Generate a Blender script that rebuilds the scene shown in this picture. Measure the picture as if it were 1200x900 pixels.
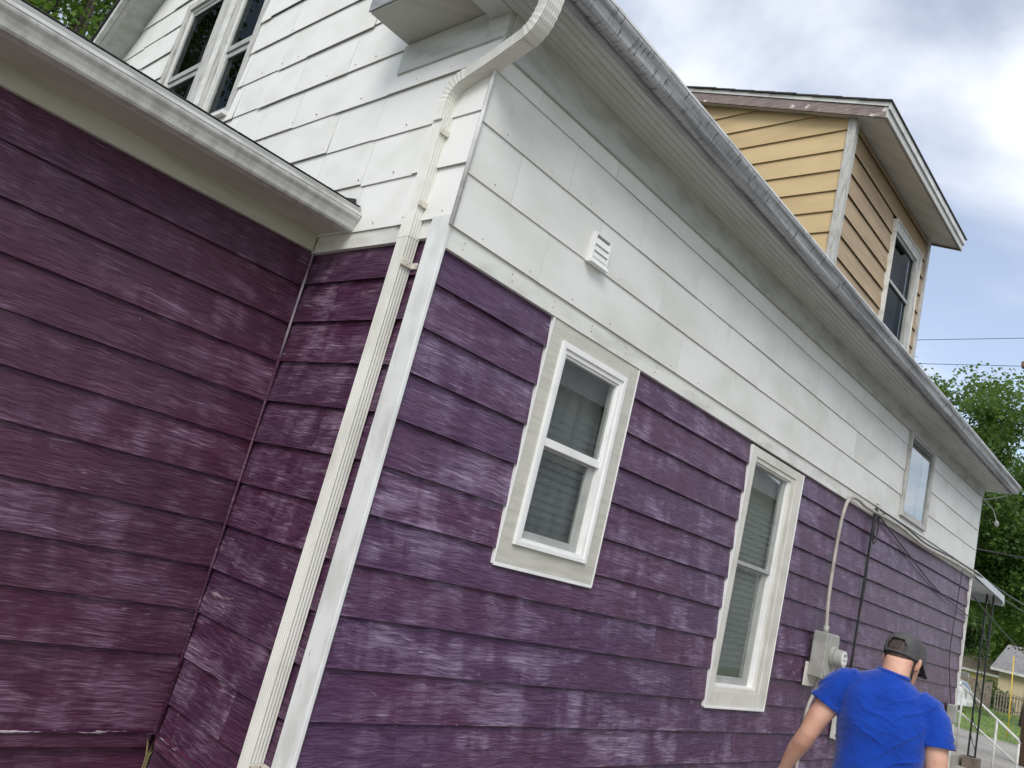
import bpy, bmesh, math, random
from mathutils import Vector, Matrix, noise
random.seed(11)
for o in list(bpy.data.objects): bpy.data.objects.remove(o)
sc = bpy.context.scene
COL = sc.collection
R_ = math.radians
# ------------------------------------------------------------------ camera
CAM = Vector((-2.595, -3.314, -1.529))
def cam_axes(yaw, pitch, roll):
    f = Vector((math.cos(pitch)*math.cos(yaw), math.cos(pitch)*math.sin(yaw), math.sin(pitch)))
    r0 = f.cross(Vector((0,0,1))).normalized(); u0 = r0.cross(f)
    r = math.cos(roll)*r0 + math.sin(roll)*u0
    u = -math.sin(roll)*r0 + math.cos(roll)*u0
    return r, u, f
cr, cu, cf = cam_axes(R_(44.459), R_(11.991), R_(14.511))
cam = bpy.data.cameras.new('camera'); cam.lens = 27.75; cam.sensor_width = 36; cam.clip_end = 3000; cam.clip_start = .05
co = bpy.data.objects.new('camera', cam); COL.objects.link(co)
co.matrix_world = Matrix(((cr.x,cu.x,-cf.x,CAM.x),(cr.y,cu.y,-cf.y,CAM.y),(cr.z,cu.z,-cf.z,CAM.z),(0,0,0,1)))
sc.camera = co
# ------------------------------------------------------------------ sky + sun
SUN = Vector((-.70, -.50, .78)).normalized()
w = bpy.data.worlds.new('World'); sc.world = w; w.use_nodes = True
nt = w.node_tree; nt.nodes.clear()
def N(nt, t, **k):
    n = nt.nodes.new(t)
    for a, b in k.items(): setattr(n, a, b)
    return n
wo = N(nt,'ShaderNodeOutputWorld'); bg = N(nt,'ShaderNodeBackground'); bg.inputs['Strength'].default_value = .13
sky = N(nt,'ShaderNodeTexSky', sky_type='NISHITA', sun_disc=False)
sky.sun_elevation = math.asin(SUN.z); sky.sun_rotation = math.atan2(SUN.x, SUN.y); sky.air_density = 1.0; sky.dust_density = .7; sky.ozone_density = 1.2
tc = N(nt,'ShaderNodeTexCoord'); sep = N(nt,'ShaderNodeSeparateXYZ'); nt.links.new(tc.outputs['Generated'], sep.inputs[0])
mx = N(nt,'ShaderNodeMath', operation='MAXIMUM'); nt.links.new(sep.outputs[2], mx.inputs[0]); mx.inputs[1].default_value = .0
ad = N(nt,'ShaderNodeMath', operation='ADD'); nt.links.new(mx.outputs[0], ad.inputs[0]); ad.inputs[1].default_value = .16
dx = N(nt,'ShaderNodeMath', operation='DIVIDE'); nt.links.new(sep.outputs[0], dx.inputs[0]); nt.links.new(ad.outputs[0], dx.inputs[1])
dy = N(nt,'ShaderNodeMath', operation='DIVIDE'); nt.links.new(sep.outputs[1], dy.inputs[0]); nt.links.new(ad.outputs[0], dy.inputs[1])
cb = N(nt,'ShaderNodeCombineXYZ'); nt.links.new(dx.outputs[0], cb.inputs[0]); nt.links.new(dy.outputs[0], cb.inputs[1]); cb.inputs[2].default_value = 5.1
nz = N(nt,'ShaderNodeTexNoise'); nz.inputs['Scale'].default_value = 1.15; nz.inputs['Detail'].default_value = 7; nz.inputs['Roughness'].default_value = .5; nz.inputs['Distortion'].default_value = .35
nt.links.new(cb.outputs[0], nz.inputs['Vector'])
rp = N(nt,'ShaderNodeValToRGB'); rp.color_ramp.interpolation = 'EASE'
rp.color_ramp.elements[0].position = .38; rp.color_ramp.elements[1].position = .62
rp.color_ramp.elements[0].color = (.25,.25,.25,1)
nt.links.new(nz.outputs[0], rp.inputs[0])
nz2 = N(nt,'ShaderNodeTexNoise'); nz2.inputs['Scale'].default_value = 2.4; nz2.inputs['Detail'].default_value = 5
nt.links.new(cb.outputs[0], nz2.inputs['Vector'])
cc = N(nt,'ShaderNodeMix', data_type='RGBA'); cc.inputs[6].default_value = (5.7,5.9,6.5,1); cc.inputs[7].default_value = (7.2,7.3,7.5,1)
nt.links.new(nz2.outputs[0], cc.inputs[0])
mixs = N(nt,'ShaderNodeMix', data_type='RGBA'); nt.links.new(rp.outputs[0], mixs.inputs[0])
nt.links.new(sky.outputs[0], mixs.inputs[6]); nt.links.new(cc.outputs[2], mixs.inputs[7])
nt.links.new(mixs.outputs[2], bg.inputs['Color']); nt.links.new(bg.outputs[0], wo.inputs[0])
sl = bpy.data.lights.new('sun','SUN'); sl.energy = 1.5; sl.angle = R_(28); sl.color = (1,.97,.92)
so = bpy.data.objects.new('sun', sl); COL.objects.link(so); so.rotation_euler = (-SUN).to_track_quat('-Z','Y').to_euler()
sc.view_settings.view_transform = 'Standard'; sc.view_settings.look = 'None'; sc.view_settings.gamma = 1
sc.view_settings.use_curve_mapping = False; sc.view_settings.exposure = .48
GZ = -3.25
# ------------------------------------------------------------------ materials
def srgb(r, g, b):
    f = lambda c: (c/255/12.92) if c/255 <= .04045 else ((c/255+.055)/1.055)**2.4
    return (f(r), f(g), f(b), 1)
MATS = {}
def base_mat(name):
    m = bpy.data.materials.new(name); m.use_nodes = True; n = m.node_tree
    MATS[name] = m
    return m, n, n.nodes['Principled BSDF']
def uz(n, seed=True):
    """(x+y, z) of the surface, shifted per object"""
    t = N(n,'ShaderNodeTexCoord'); s = N(n,'ShaderNodeSeparateXYZ'); n.links.new(t.outputs['Object'], s.inputs[0])
    a = N(n,'ShaderNodeMath', operation='ADD'); n.links.new(s.outputs[0], a.inputs[0]); n.links.new(s.outputs[1], a.inputs[1])
    c = N(n,'ShaderNodeCombineXYZ'); n.links.new(a.outputs[0], c.inputs[0]); n.links.new(s.outputs[2], c.inputs[1])
    if seed:
        oi = N(n,'ShaderNodeObjectInfo'); mu = N(n,'ShaderNodeMath', operation='MULTIPLY'); n.links.new(oi.outputs['Random'], mu.inputs[0]); mu.inputs[1].default_value = 53
        n.links.new(mu.outputs[0], c.inputs[2])
    return c.outputs[0]
def noi(n, vec, scale, detail=4, rough=.55, dist=0):
    mp = N(n,'ShaderNodeMapping'); mp.inputs['Scale'].default_value = scale; n.links.new(vec, mp.inputs['Vector'])
    q = N(n,'ShaderNodeTexNoise'); q.inputs['Scale'].default_value = 1; q.inputs['Detail'].default_value = detail
    q.inputs['Roughness'].default_value = rough; q.inputs['Distortion'].default_value = dist
    n.links.new(mp.outputs[0], q.inputs['Vector']); return q.outputs[0]
def ramp(n, v, lo, hi, a=0., b=1.):
    r = N(n,'ShaderNodeMapRange', interpolation_type='SMOOTHSTEP'); n.links.new(v, r.inputs[0])
    r.inputs[1].default_value = lo; r.inputs[2].default_value = hi; r.inputs[3].default_value = a; r.inputs[4].default_value = b
    return r.outputs[0]
def mth(n, op, a, b):
    m = N(n,'ShaderNodeMath', operation=op)
    for i, v in enumerate((a, b)):
        if isinstance(v, (int, float)): m.inputs[i].default_value = v
        else: n.links.new(v, m.inputs[i])
    return m.outputs[0]
def mixc(n, fac, a, b):
    m = N(n,'ShaderNodeMix', data_type='RGBA')
    if isinstance(fac, (int, float)): m.inputs[0].default_value = fac
    else: n.links.new(fac, m.inputs[0])
    for i, v in ((6, a), (7, b)):
        if isinstance(v, tuple): m.inputs[i].default_value = v
        else: n.links.new(v, m.inputs[i])
    return m.outputs[2]
def bump(n, bs, h, dist, st=1.):
    b = N(n,'ShaderNodeBump'); b.inputs['Distance'].default_value = dist; b.inputs['Strength'].default_value = st
    n.links.new(h, b.inputs['Height']); n.links.new(b.outputs[0], bs.inputs['Normal'])
def plain(name, c1, c2=None, scale=(6,6,6), lo=.35, hi=.7, rough=.6, bmp=None, metal=0, detail=5, c3=None, s3=(30,30,30), lo3=.6, hi3=.75, spec=.5, seed=True, coord=None):
    m, n, bs = base_mat(name)
    v = uz(n, seed)
    if coord:
        t = N(n,'ShaderNodeTexCoord'); v = t.outputs[coord]
    col = c1
    if c2: col = mixc(n, ramp(n, noi(n, v, scale, detail), lo, hi), c1, c2)
    if c3: col = mixc(n, ramp(n, noi(n, v, s3, 5), lo3, hi3), col, c3)
    if isinstance(col, tuple): bs.inputs['Base Color'].default_value = col
    else: n.links.new(col, bs.inputs['Base Color'])
    bs.inputs['Roughness'].default_value = rough; bs.inputs['Metallic'].default_value = metal
    bs.inputs['Specular IOR Level'].default_value = spec
    if bmp: bump(n, bs, noi(n, v, bmp[0], 3), bmp[1])
    return m
def purple_mat(name, deep, red, fade, pale, amount, dark):
    m, n, bs = base_mat(name)
    v = uz(n)
    big = noi(n, v, (1.5,4.6,1), 6, .66, .8)
    vert = noi(n, v, (7,1.6,1), 3, .5, .2)
    brush = noi(n, v, (2.6,62,1), 4, .65, .3)
    fine = noi(n, v, (9,150,1), 3, .6)
    tone = noi(n, v, (.55,1.3,1), 3)
    col = mixc(n, ramp(n, tone, .38, .62), deep, red)
    s = mth(n,'ADD', mth(n,'MULTIPLY', big, .62), mth(n,'MULTIPLY', vert, .38))
    f1 = ramp(n, s, .45, .62)
    f1 = mth(n,'MULTIPLY', f1, ramp(n, brush, .3, .72, .25, 1))
    zone = ramp(n, noi(n, v, (.75,2.2,1), 3, .5, .5), .36, .62, .18, 1)
    f1 = mth(n,'MULTIPLY', f1, zone)
    col = mixc(n, mth(n,'MULTIPLY', f1, amount), col, fade)
    sc2 = noi(n, v, (3.2,11,1), 6, .65, 1.2)
    f2 = mth(n,'MULTIPLY', ramp(n, sc2, .60, .74), ramp(n, fine, .42, .66))
    col = mixc(n, mth(n,'MULTIPLY', f2, amount*.75), col, pale)
    # rectangular brush-stroke patches
    mp = N(n,'ShaderNodeMapping'); mp.inputs['Scale'].default_value = (4.2,7.8,1); n.links.new(v, mp.inputs['Vector'])
    vo = N(n,'ShaderNodeTexVoronoi', distance='CHEBYCHEV'); vo.inputs['Scale'].default_value = 1; n.links.new(mp.outputs[0], vo.inputs['Vector'])
    sp = N(n,'ShaderNodeSeparateColor'); n.links.new(vo.outputs['Color'], sp.inputs[0])
    f3 = mth(n,'MULTIPLY', ramp(n, sp.outputs[0], .74, .98), ramp(n, brush, .34, .62, .1, .5))
    col = mixc(n, mth(n,'MULTIPLY', mth(n,'MULTIPLY', f3, zone), amount*.45), col, fade)
    # grain valleys keep dark paint
    wv = mth(n,'MULTIPLY', noi(n, v, (5,3,1), 3), .05)
    sx_ = N(n,'ShaderNodeSeparateXYZ'); n.links.new(v, sx_.inputs[0]); cx_ = N(n,'ShaderNodeCombineXYZ'); n.links.new(sx_.outputs[0], cx_.inputs[0]); n.links.new(sx_.outputs[2], cx_.inputs[2]); n.links.new(mth(n,'ADD', sx_.outputs[1], wv), cx_.inputs[1])
    gr = noi(n, cx_.outputs[0], (6.5,135,1), 3, .55, .6)
    wear = mth(n,'ADD', .20, mth(n,'MULTIPLY', f1, 1.5))
    col = mixc(n, mth(n,'MULTIPLY', mth(n,'MULTIPLY', ramp(n, gr, .50, .70), wear), .66), col, mixc(n, .45, fade, pale))
    col = mixc(n, ramp(n, gr, .50, .34, 0, .62), col, dark)
    # paint chips
    ch = noi(n, v, (38,46,1), 2, .5)
    col = mixc(n, ramp(n, ch, .80, .83), col, srgb(196,180,186))
    n.links.new(col, bs.inputs['Base Color'])
    n.links.new(ramp(n, f1, 0, 1, .42, .62), bs.inputs['Roughness'])
    bs.inputs['Specular IOR Level'].default_value = .35
    bump(n, bs, mth(n,'ADD', gr, mth(n,'MULTIPLY', fine, .35)), .0028, .9)
    return m
PURPLE = purple_mat('purple_paint', srgb(78,51,82), srgb(82,48,76), srgb(142,124,152), srgb(188,174,192), .92, srgb(40,20,42))
PLUM = purple_mat('plum_paint', srgb(70,38,59), srgb(75,34,57), srgb(128,98,124), srgb(180,156,170), .78, srgb(36,14,28))
WHITE = plain('white_shingle', srgb(226,226,222), srgb(208,208,200), (1.2,2.2,1), .35,.75, .55, ((60,60,1),.0006), c3=srgb(176,176,160), s3=(5,1.6,1), lo3=.62, hi3=.95, spec=.3)
WHITE_F = plain('white_front_shingle', srgb(230,230,226), srgb(216,216,208), (2.2,3.2,1), .4,.8, .55, ((60,60,1),.0006), c3=srgb(176,172,156), s3=(14,3,1), lo3=.66, hi3=1.0, spec=.3)
TRIM = plain('white_trim', srgb(222,222,216), srgb(196,196,188), (3,9,1), .4,.75, .5, ((40,8,1),.0008), c3=srgb(150,150,140), s3=(22,60,1), lo3=.70, hi3=.85)
POST = plain('worn_white_post', srgb(226,228,226), srgb(204,206,202), (7,2.5,1), .4,.7, .5, ((60,10,1),.001), c3=srgb(132,122,140), s3=(50,7,1), lo3=.66, hi3=.80)
GREIGE = plain('greige_casing', srgb(196,194,184), srgb(182,180,168), (4,30,1), .4,.7, .55, ((6,90,1),.001))
CREAM = plain('cream_casing', srgb(214,211,203), srgb(198,195,184), (4,4,1), .4,.7, .55)
VINYL = plain('white_vinyl', srgb(236,236,234), srgb(224,224,222), (3,3,1), .4,.7, .35)
SASH = plain('grey_sash', srgb(166,168,164), srgb(150,152,148), (6,6,1), .4,.7, .45)
OLDWOOD = plain('weathered_white_wood', srgb(190,190,185), srgb(160,156,151), (26,5,1), .45,.68, .75, ((60,8,1),.0015), c3=srgb(128,112,106), s3=(40,9,1), lo3=.62, hi3=.76)
BAREWOOD = plain('bare_fascia_wood', srgb(148,134,130), srgb(112,98,94), (5,60,1), .35,.7, .8, ((8,120,1),.002), c3=srgb(206,200,196), s3=(7,9,1), lo3=.60, hi3=.68)
SOFFIT = plain('soffit_vinyl', srgb(190,190,186), srgb(176,176,170), (1.5,8,1), .4,.7, .5)
SOFFIT_W = plain('wing_soffit_paint', srgb(196,188,178), srgb(176,168,158), (1.2,10,1), .4,.7, .6, c3=srgb(104,98,90), s3=(9,26,1), lo3=.68, hi3=.85)
FRIEZE_W = plain('wing_frieze_paint', srgb(186,184,172), srgb(168,166,152), (1.2,10,1), .4,.7, .6, c3=srgb(104,98,90), s3=(11,26,1), lo3=.70, hi3=.85)
FRIEZE = plain('frieze_paint', srgb(188,190,186), srgb(164,166,160), (3,10,1), .4,.7, .65, c3=srgb(130,130,124), s3=(6,34,1), lo3=.64, hi3=.85)
RETURN = plain('stained_return', srgb(186,186,178), srgb(164,164,154), (4,4,1), .4,.7, .65, c3=srgb(70,70,64), s3=(18,24,1), lo3=.66, hi3=.72)
GUT_W = plain('wing_gutter_metal', srgb(200,200,196), srgb(170,169,164), (15,8,5), .40,.74, .4, c3=srgb(92,90,84), s3=(80,60,60), lo3=.60, hi3=.82, coord='Object')
GUT_S = plain('mildewed_gutter', srgb(186,188,192), srgb(130,132,135), (.9,16,16), .38,.62, .45, c3=srgb(76,76,77), s3=(44,10,10), lo3=.52, hi3=.74, coord='Object')
FASC_S = plain('grey_fascia', srgb(156,158,162), srgb(124,126,128), (3,14,1), .36,.66, .55)
LIP = plain('gutter_lip', srgb(212,212,210), srgb(170,170,166), (5,5,1), .4,.7, .4)
SPOUT = plain('downspout_metal', srgb(222,221,214), srgb(200,199,190), (4,2,1), .4,.7, .4, c3=srgb(150,140,116), s3=(40,40,1), lo3=.74, hi3=.85)
RUST = plain('rusty_strap', srgb(206,202,190), srgb(132,88,56), (60,60,1), .55,.7, .6)
YELLOW_LIT = plain('yellow_siding_lit', srgb(206,182,136), srgb(190,164,120), (.9,3,1), .35,.7, .6, ((4,60,1),.001), c3=srgb(208,184,146), s3=(2,4,1), lo3=.6, hi3=.85)  # dormer siding on the cheek, the light falling there painted into the colour
YELLOW_SHADED = plain('yellow_siding_shaded', srgb(172,148,116), srgb(156,134,106), (1.4,7,1), .35,.7, .6, ((4,70,1),.001), c3=srgb(188,168,136), s3=(3,14,1), lo3=.58, hi3=.8)  # same dormer siding on the front, its shade painted into the colour
SHING = plain('asphalt_shingle', srgb(66,64,64), srgb(44,43,44), (30,30,30), .4,.65, .9, ((150,150,150),.002), coord='Object')
DARK = plain('dark_interior', srgb(46,48,50), srgb(38,40,42), (2,2,1), .4,.7, .8)
CURTAIN = plain('grey_curtain', srgb(142,146,148), srgb(118,122,126), (9,1,1), .4,.7, .8)
CURT2 = plain('green_grey_shade', srgb(164,168,162), srgb(154,158,152), (2,2,1), .4,.7, .8)
BACK = plain('wall_backing', srgb(40,28,38), srgb(30,22,30), (2,2,1), .4,.7, .9)
PLUMTRIM = plain('plum_bead', srgb(84,42,70), srgb(66,32,58), (3,20,1), .4,.7, .35, c3=srgb(206,194,200), s3=(7,60,1), lo3=.52, hi3=.60)
BEADWHITE = plain('worn_corner_bead', srgb(176,166,172), srgb(120,100,116), (9,4,1), .4,.7, .5)
METERG = plain('meter_grey', srgb(168,168,162), srgb(148,148,142), (6,6,6), .4,.7, .45)
CONDUIT = plain('conduit_grey', srgb(178,172,164), srgb(150,144,136), (6,6,6), .4,.7, .5)
BLACKC = plain('black_cable', srgb(40,38,42), srgb(28,28,30), (6,6,6), .4,.7, .5)
IRON = plain('black_iron', srgb(34,34,36), srgb(52,50,50), (20,20,20), .5,.8, .45)
RAIL = plain('white_rail_paint', srgb(214,214,210), srgb(190,190,184), (8,8,8), .4,.7, .45)
CONC = plain('concrete', srgb(168,164,156), srgb(140,136,128), (1.3,1.3,1.3), .35,.7, .85, ((40,40,40),.003), coord='Object')
DRIVE = plain('driveway_concrete', srgb(160,156,150), srgb(134,130,124), (.5,.5,.5), .35,.7, .9, ((25,25,25),.004), coord='Object')
GRASS = plain('lawn', srgb(110,124,82), srgb(94,110,66), (.35,.35,.35), .35,.7, .9, ((9,9,9),.03), coord='Object')
BLADE = plain('grass_blades', srgb(132,158,78), srgb(106,136,58), (.6,.6,.6), .35,.7, .8, coord='Object')
def leaf_mat(name, a, b, tr):
    m, n, bs = base_mat(name)
    t = N(n,'ShaderNodeTexCoord')
    c = mixc(n, ramp(n, noi(n, t.outputs['Object'], (.9,.9,.9), 4, .7), .35, .65), a, b)
    n.links.new(c, bs.inputs['Base Color']); bs.inputs['Roughness'].default_value = .55
    tl = N(n,'ShaderNodeBsdfTranslucent'); n.links.new(mixc(n, .5, c, srgb(150,180,60)), tl.inputs[0])
    ms = N(n,'ShaderNodeMixShader'); ms.inputs[0].default_value = tr
    n.links.new(bs.outputs[0], ms.inputs[1]); n.links.new(tl.outputs[0], ms.inputs[2])
    n.links.new(ms.outputs[0], n.nodes['Material Output'].inputs[0]); return m
LEAF1 = leaf_mat('maple_leaves', srgb(62,88,44), srgb(84,112,56), .35)
LEAF2 = leaf_mat('dark_leaves', srgb(48,72,42), srgb(66,92,50), .3)
LEAF3 = leaf_mat('bright_leaves', srgb(92,122,52), srgb(74,104,44), .4)
BARK = plain('bark', srgb(92,84,76), srgb(66,58,52), (4,4,9), .35,.7, .9, ((12,12,5),.02), coord='Object')
def glass_mat(name, tint, k=1):
    m, n, bs = base_mat(name)
    n.nodes.remove(bs)
    gl = N(n,'ShaderNodeBsdfGlossy'); gl.inputs['Roughness'].default_value = .015; gl.inputs['Color'].default_value = (.92,.95,.97,1)
    tr = N(n,'ShaderNodeBsdfTransparent'); tr.inputs['Color'].default_value = tint
    fr = N(n,'ShaderNodeLayerWeight'); fr.inputs['Blend'].default_value = .5
    ff = mth(n,'ADD', .11*k, mth(n,'MULTIPLY', mth(n,'POWER', fr.outputs['Facing'], 4.2), .9*k))
    ms = N(n,'ShaderNodeMixShader'); n.links.new(ff, ms.inputs[0]); n.links.new(tr.outputs[0], ms.inputs[1]); n.links.new(gl.outputs[0], ms.inputs[2])
    n.links.new(ms.outputs[0], n.nodes['Material Output'].inputs[0]); return m
GLASS = glass_mat('window_glass', (.84,.85,.83,1)); DULL_GLASS = glass_mat('dull_glass', (.55,.57,.58,1), .12)  # second glass: reflections damped and tint darkened so less sky shows
# ------------------------------------------------------------------ mesh helpers
class MB:
    def __init__(s): s.v = []; s.f = []
    def add(s, vs, fs):
        b = len(s.v); s.v += [tuple(v) for v in vs]; s.f += [tuple(i+b for i in f) for f in fs]; return s
    def hexa(s, P):  # 8 pts: bottom 4, top 4
        return s.add(P, [(0,3,2,1),(4,5,6,7),(0,1,5,4),(1,2,6,5),(2,3,7,6),(3,0,4,7)])
    def box(s, x0,x1,y0,y1,z0,z1):
        return s.hexa([(x0,y0,z0),(x1,y0,z0),(x1,y1,z0),(x0,y1,z0),(x0,y0,z1),(x1,y0,z1),(x1,y1,z1),(x0,y1,z1)])
    def mbox(s, M, u0,u1,o0,o1,z0,z1):
        return s.hexa([M(u0,o0,z0),M(u1,o0,z0),M(u1,o1,z0),M(u0,o1,z0),M(u0,o0,z1),M(u1,o0,z1),M(u1,o1,z1),M(u0,o1,z1)])
    def prism(s, A, B):  # two matching polygons
        n = len(A); return s.add(list(A)+list(B), [tuple(range(n)), tuple(range(2*n-1,n-1,-1))]+[(i,(i+1)%n,n+(i+1)%n,n+i) for i in range(n)])
    def rings(s, rs, closed=True, caps=True):
        n = len(rs[0]); vs = [p for r in rs for p in r]; fs = []
        for k in range(len(rs)-1):
            for i in range(n if closed else n-1):
                j = (i+1)%n; fs.append((k*n+i,k*n+j,(k+1)*n+j,(k+1)*n+i))
        if caps: fs += [tuple(range(n-1,-1,-1)), tuple(range((len(rs)-1)*n,len(rs)*n))]
        return s.add(vs, fs)
    def tube(s, path, rad, seg=8, up=(0,0,1)):
        path = [Vector(p) for p in path]; rs = []
        if not isinstance(rad, (list, tuple)): rad = [rad]*len(path)
        prev = None
        for i, p in enumerate(path):
            d = (path[min(i+1,len(path)-1)]-path[max(i-1,0)]).normalized()
            a = prev if prev is not None else d.cross(Vector(up))
            if prev is not None: a = prev - d*prev.dot(d)
            if a.length < 1e-4: a = d.cross(Vector((1,0,.1)))
            a.normalize(); prev = a; b = d.cross(a)
            rs.append([p + (a*math.cos(t)+b*math.sin(t))*rad[i] for t in [2*math.pi*k/seg for k in range(seg)]])
        return s.rings(rs)
    def sweep(s, path, prof, side, scl=None):
        path = [Vector(p) for p in path]; side = Vector(side); rs = []
        for i, p in enumerate(path):
            d = (path[min(i+1,len(path)-1)]-path[max(i-1,0)]).normalized()
            a = (side - d*side.dot(d)).normalized(); b = d.cross(a); k = scl[i] if scl else 1
            rs.append([p + (a*q[0]+b*q[1])*k for q in prof])
        return s.rings(rs)
    def build(s, name, mat, parent=None, smooth=False, bevel=0, calc=True):
        me = bpy.data.meshes.new(name); me.from_pydata(s.v, [], s.f)
        if calc:
            bm = bmesh.new(); bm.from_mesh(me); bmesh.ops.recalc_face_normals(bm, faces=bm.faces); bm.to_mesh(me); bm.free()
        o = bpy.data.objects.new(name, me); COL.objects.link(o)
        if mat: me.materials.append(mat)
        if smooth: me.polygons.foreach_set('use_smooth', [True]*len(me.polygons))
        if parent is not None:
            o.parent = parent
            if parent.parent is None: o.matrix_parent_inverse = Matrix.Translation(-parent.location)
        if bevel:
            b = o.modifiers.new('bevel','BEVEL'); b.width = bevel; b.segments = 2; b.limit_method = 'ANGLE'
        return o
def tag(o, label, cat=None, group=None, kind=None):
    if label: o['label'] = label
    if cat: o['category'] = cat
    if group: o['group'] = group
    if kind: o['kind'] = kind
    return o
def thing(name, label, cat, loc, group=None):
    o = bpy.data.objects.new(name, None); COL.objects.link(o); o.location = loc; o.empty_display_size = .2
    return tag(o, label, cat, group)
def clip(poly, a, b, c):  # keep a*u+b*z<=c
    out = []
    for i in range(len(poly)):
        p, q = poly[i], poly[(i+1)%len(poly)]
        dp, dq = a*p[0]+b*p[1]-c, a*q[0]+b*q[1]-c
        if dp <= 0: out.append(p)
        if dp*dq < 0:
            t = dp/(dp-dq); out.append((p[0]+(q[0]-p[0])*t, p[1]+(q[1]-p[1])*t))
    return out
W = 1.344
MBs = lambda u,o,z: (u,-o,z)            # side wall, faces -y
MF = lambda u,o,z: (-o,u,z)             # front wall, faces -x
ML = lambda u,o,z: (u,W-o,z)            # wing wall, faces -y
DY, DX = .3, 5.65
MDF = lambda u,o,z: (u,DY-o,z)          # dormer front
MDC = lambda u,o,z: (DX-o,u,z)          # dormer cheek
def sheet(M, u0,u1,z0,z1, holes, o0, o1):
    m = MB(); us = sorted({u0,u1}|{h[i] for h in holes for i in (0,1)}); zs = sorted({z0,z1}|{h[i] for h in holes for i in (2,3)})
    for a, b in zip(us, us[1:]):
        for c, d in zip(zs, zs[1:]):
            um, zm = (a+b)/2, (c+d)/2
            if not any(h[0]<um<h[1] and h[2]<zm<h[3] for h in holes): m.mbox(M, a,b,o0,o1,c,d)
    return m
def plank(M, u0,u1,zb,zt, mat, parent, ob=.029, ot=.003, th=.005, lap=.018, jit=.0018, name='plank'):
    n = max(2, int(abs(u1-u0)/.45)+1); rs = []
    for i in range(n+1):
        u = u0+(u1-u0)*i/n; j = random.uniform(-jit,jit); k = random.uniform(-.0015,.0015)
        rs.append([M(u,ob+k,zb+j), M(u,ob+k-.001,zb+j+.004), M(u,ot,zt+lap), M(u,ot-th,zt+lap), M(u,ob-th+k,zb+j+.002)])
    return MB().rings(rs).build(name, mat, parent)
def piece(M, poly, zb, h, ob, ot, th, mat, parent, name='shingle'):
    off = lambda z: ob+(ot-ob)*(z-zb)/h
    A = [M(u,off(z),z) for u,z in poly]; B = [M(u,off(z)-th,z) for u,z in poly]
    return MB().prism(A,B).build(name, mat, parent)
def rows_of_planks(M, u0,u1, zs, mat, parent, holes, joints, length=3.6, minlen=.25):
    """zs: descending list of (zb, zt)"""
    for r, (zb, zt) in enumerate(zs):
        cuts = joints.get(r)
        if cuts is None:
            off = random.uniform(.6, length); cuts = []
            x = u0+off
            while x < u1-.4: cuts.append(x); x += length
        segs = [(u0, u1)]
        for h in holes:
            if zt > h[2]-.02 and zb < h[3]-.02:
                new = []
                for a, b in segs:
                    if b <= h[0] or a >= h[1]: new.append((a,b)); continue
                    if a < h[0]: new.append((a, h[0]))
                    if b > h[1]: new.append((h[1], b))
                segs = new
        for a, b in segs:
            cs = [a]+[c for c in cuts if a+.12 < c < b-.12]+[b]
            for p, q in zip(cs, cs[1:]):
                plank(M, p+(.0012 if p != a else 0), q-(.0012 if q != b else 0), zb, zt, mat, parent)
# ================================================================== HOUSE
XE = 12.35           # rear end of the side wall
house = thing('house', 'two-storey house with purple lap siding below and white shingle siding above', 'house', (0,0,GZ))
def part(m, name, mat, parent=house, **k): return m.build(name, mat, parent, **k)
# window openings (u0,u1,z0,z1)
H1 = (1.10,1.865,-1.456,-.11); H2 = (4.08,5.00,-2.19,-.10); H3 = (8.24,9.26,.26,1.30)
HF = (3.62,5.58,1.72,3.42); HD = (7.40,8.44,2.45,3.93)
# ---- side wall (purple)
sw = part(sheet(MBs, 0,XE,GZ-.1,1.50,[H1,H2,H3], -.09,-.002), 'side_wall', BACK)
zs = []; zt = 0.0; zb = -.21
while zb > GZ-.15:
    zs.append((zb, zt)); zt = zb; zb -= .2575
hole1 = (.975,2.013,-1.456,0); hole2 = (3.962,5.168,-2.19,0)
rows_of_planks(MBs, -.0335,XE-.03, zs, PURPLE, sw, [hole1,hole2], {7:[3.0,6.9],8:[3.68,7.9],9:[3.76,8.2],10:[4.66,9.0],5:[5.8,8.6],3:[6.2,9.8],4:[7.35,11.0],1:[6.2,9.9],2:[7.0,10.6],0:[7.1,10.4],6:[6.0,9.6]})
# ---- front wall (purple, between inner and outer corner)
fw = part(sheet(MF, -.0,W,GZ-.1,.16,[], -.09,-.002), 'front_wall', BACK)
zs = [(-.1495,.073)]
while zs[-1][0] > -2.7: zs.append((zs[-1][0]-.2702, zs[-1][0]))
zs.append((-3.03, zs[-1][0]))
FPLUM = purple_mat('front_plum_paint', srgb(70,41,66), srgb(74,38,63), srgb(132,106,132), srgb(194,176,180), .92, srgb(36,16,32))
rows_of_planks(MF, .02,W-.012, zs, FPLUM, fw, [], {})
plank(MF, .02, W-.012, GZ-.2, -3.10, FPLUM, fw)
# ---- wing wall
ww = part(sheet(ML, -9.0,-.002,GZ-.1,.20,[], -.09,-.002), 'wing_wall', BACK)
zs = [(-.165,.083)]
while zs[-1][0] > -2.8: zs.append((zs[-1][0]-.2670, zs[-1][0]))
zs[-1] = (-3.03, zs[-1][1])
rows_of_planks(ML, -9.0,-.030, zs, PLUM, ww, [], {k:[-4.2-.37*(k%4)] for k in range(20)})
plank(ML, -9.0, -.03, GZ-.2, -3.105, PLUM, ww)
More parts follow.
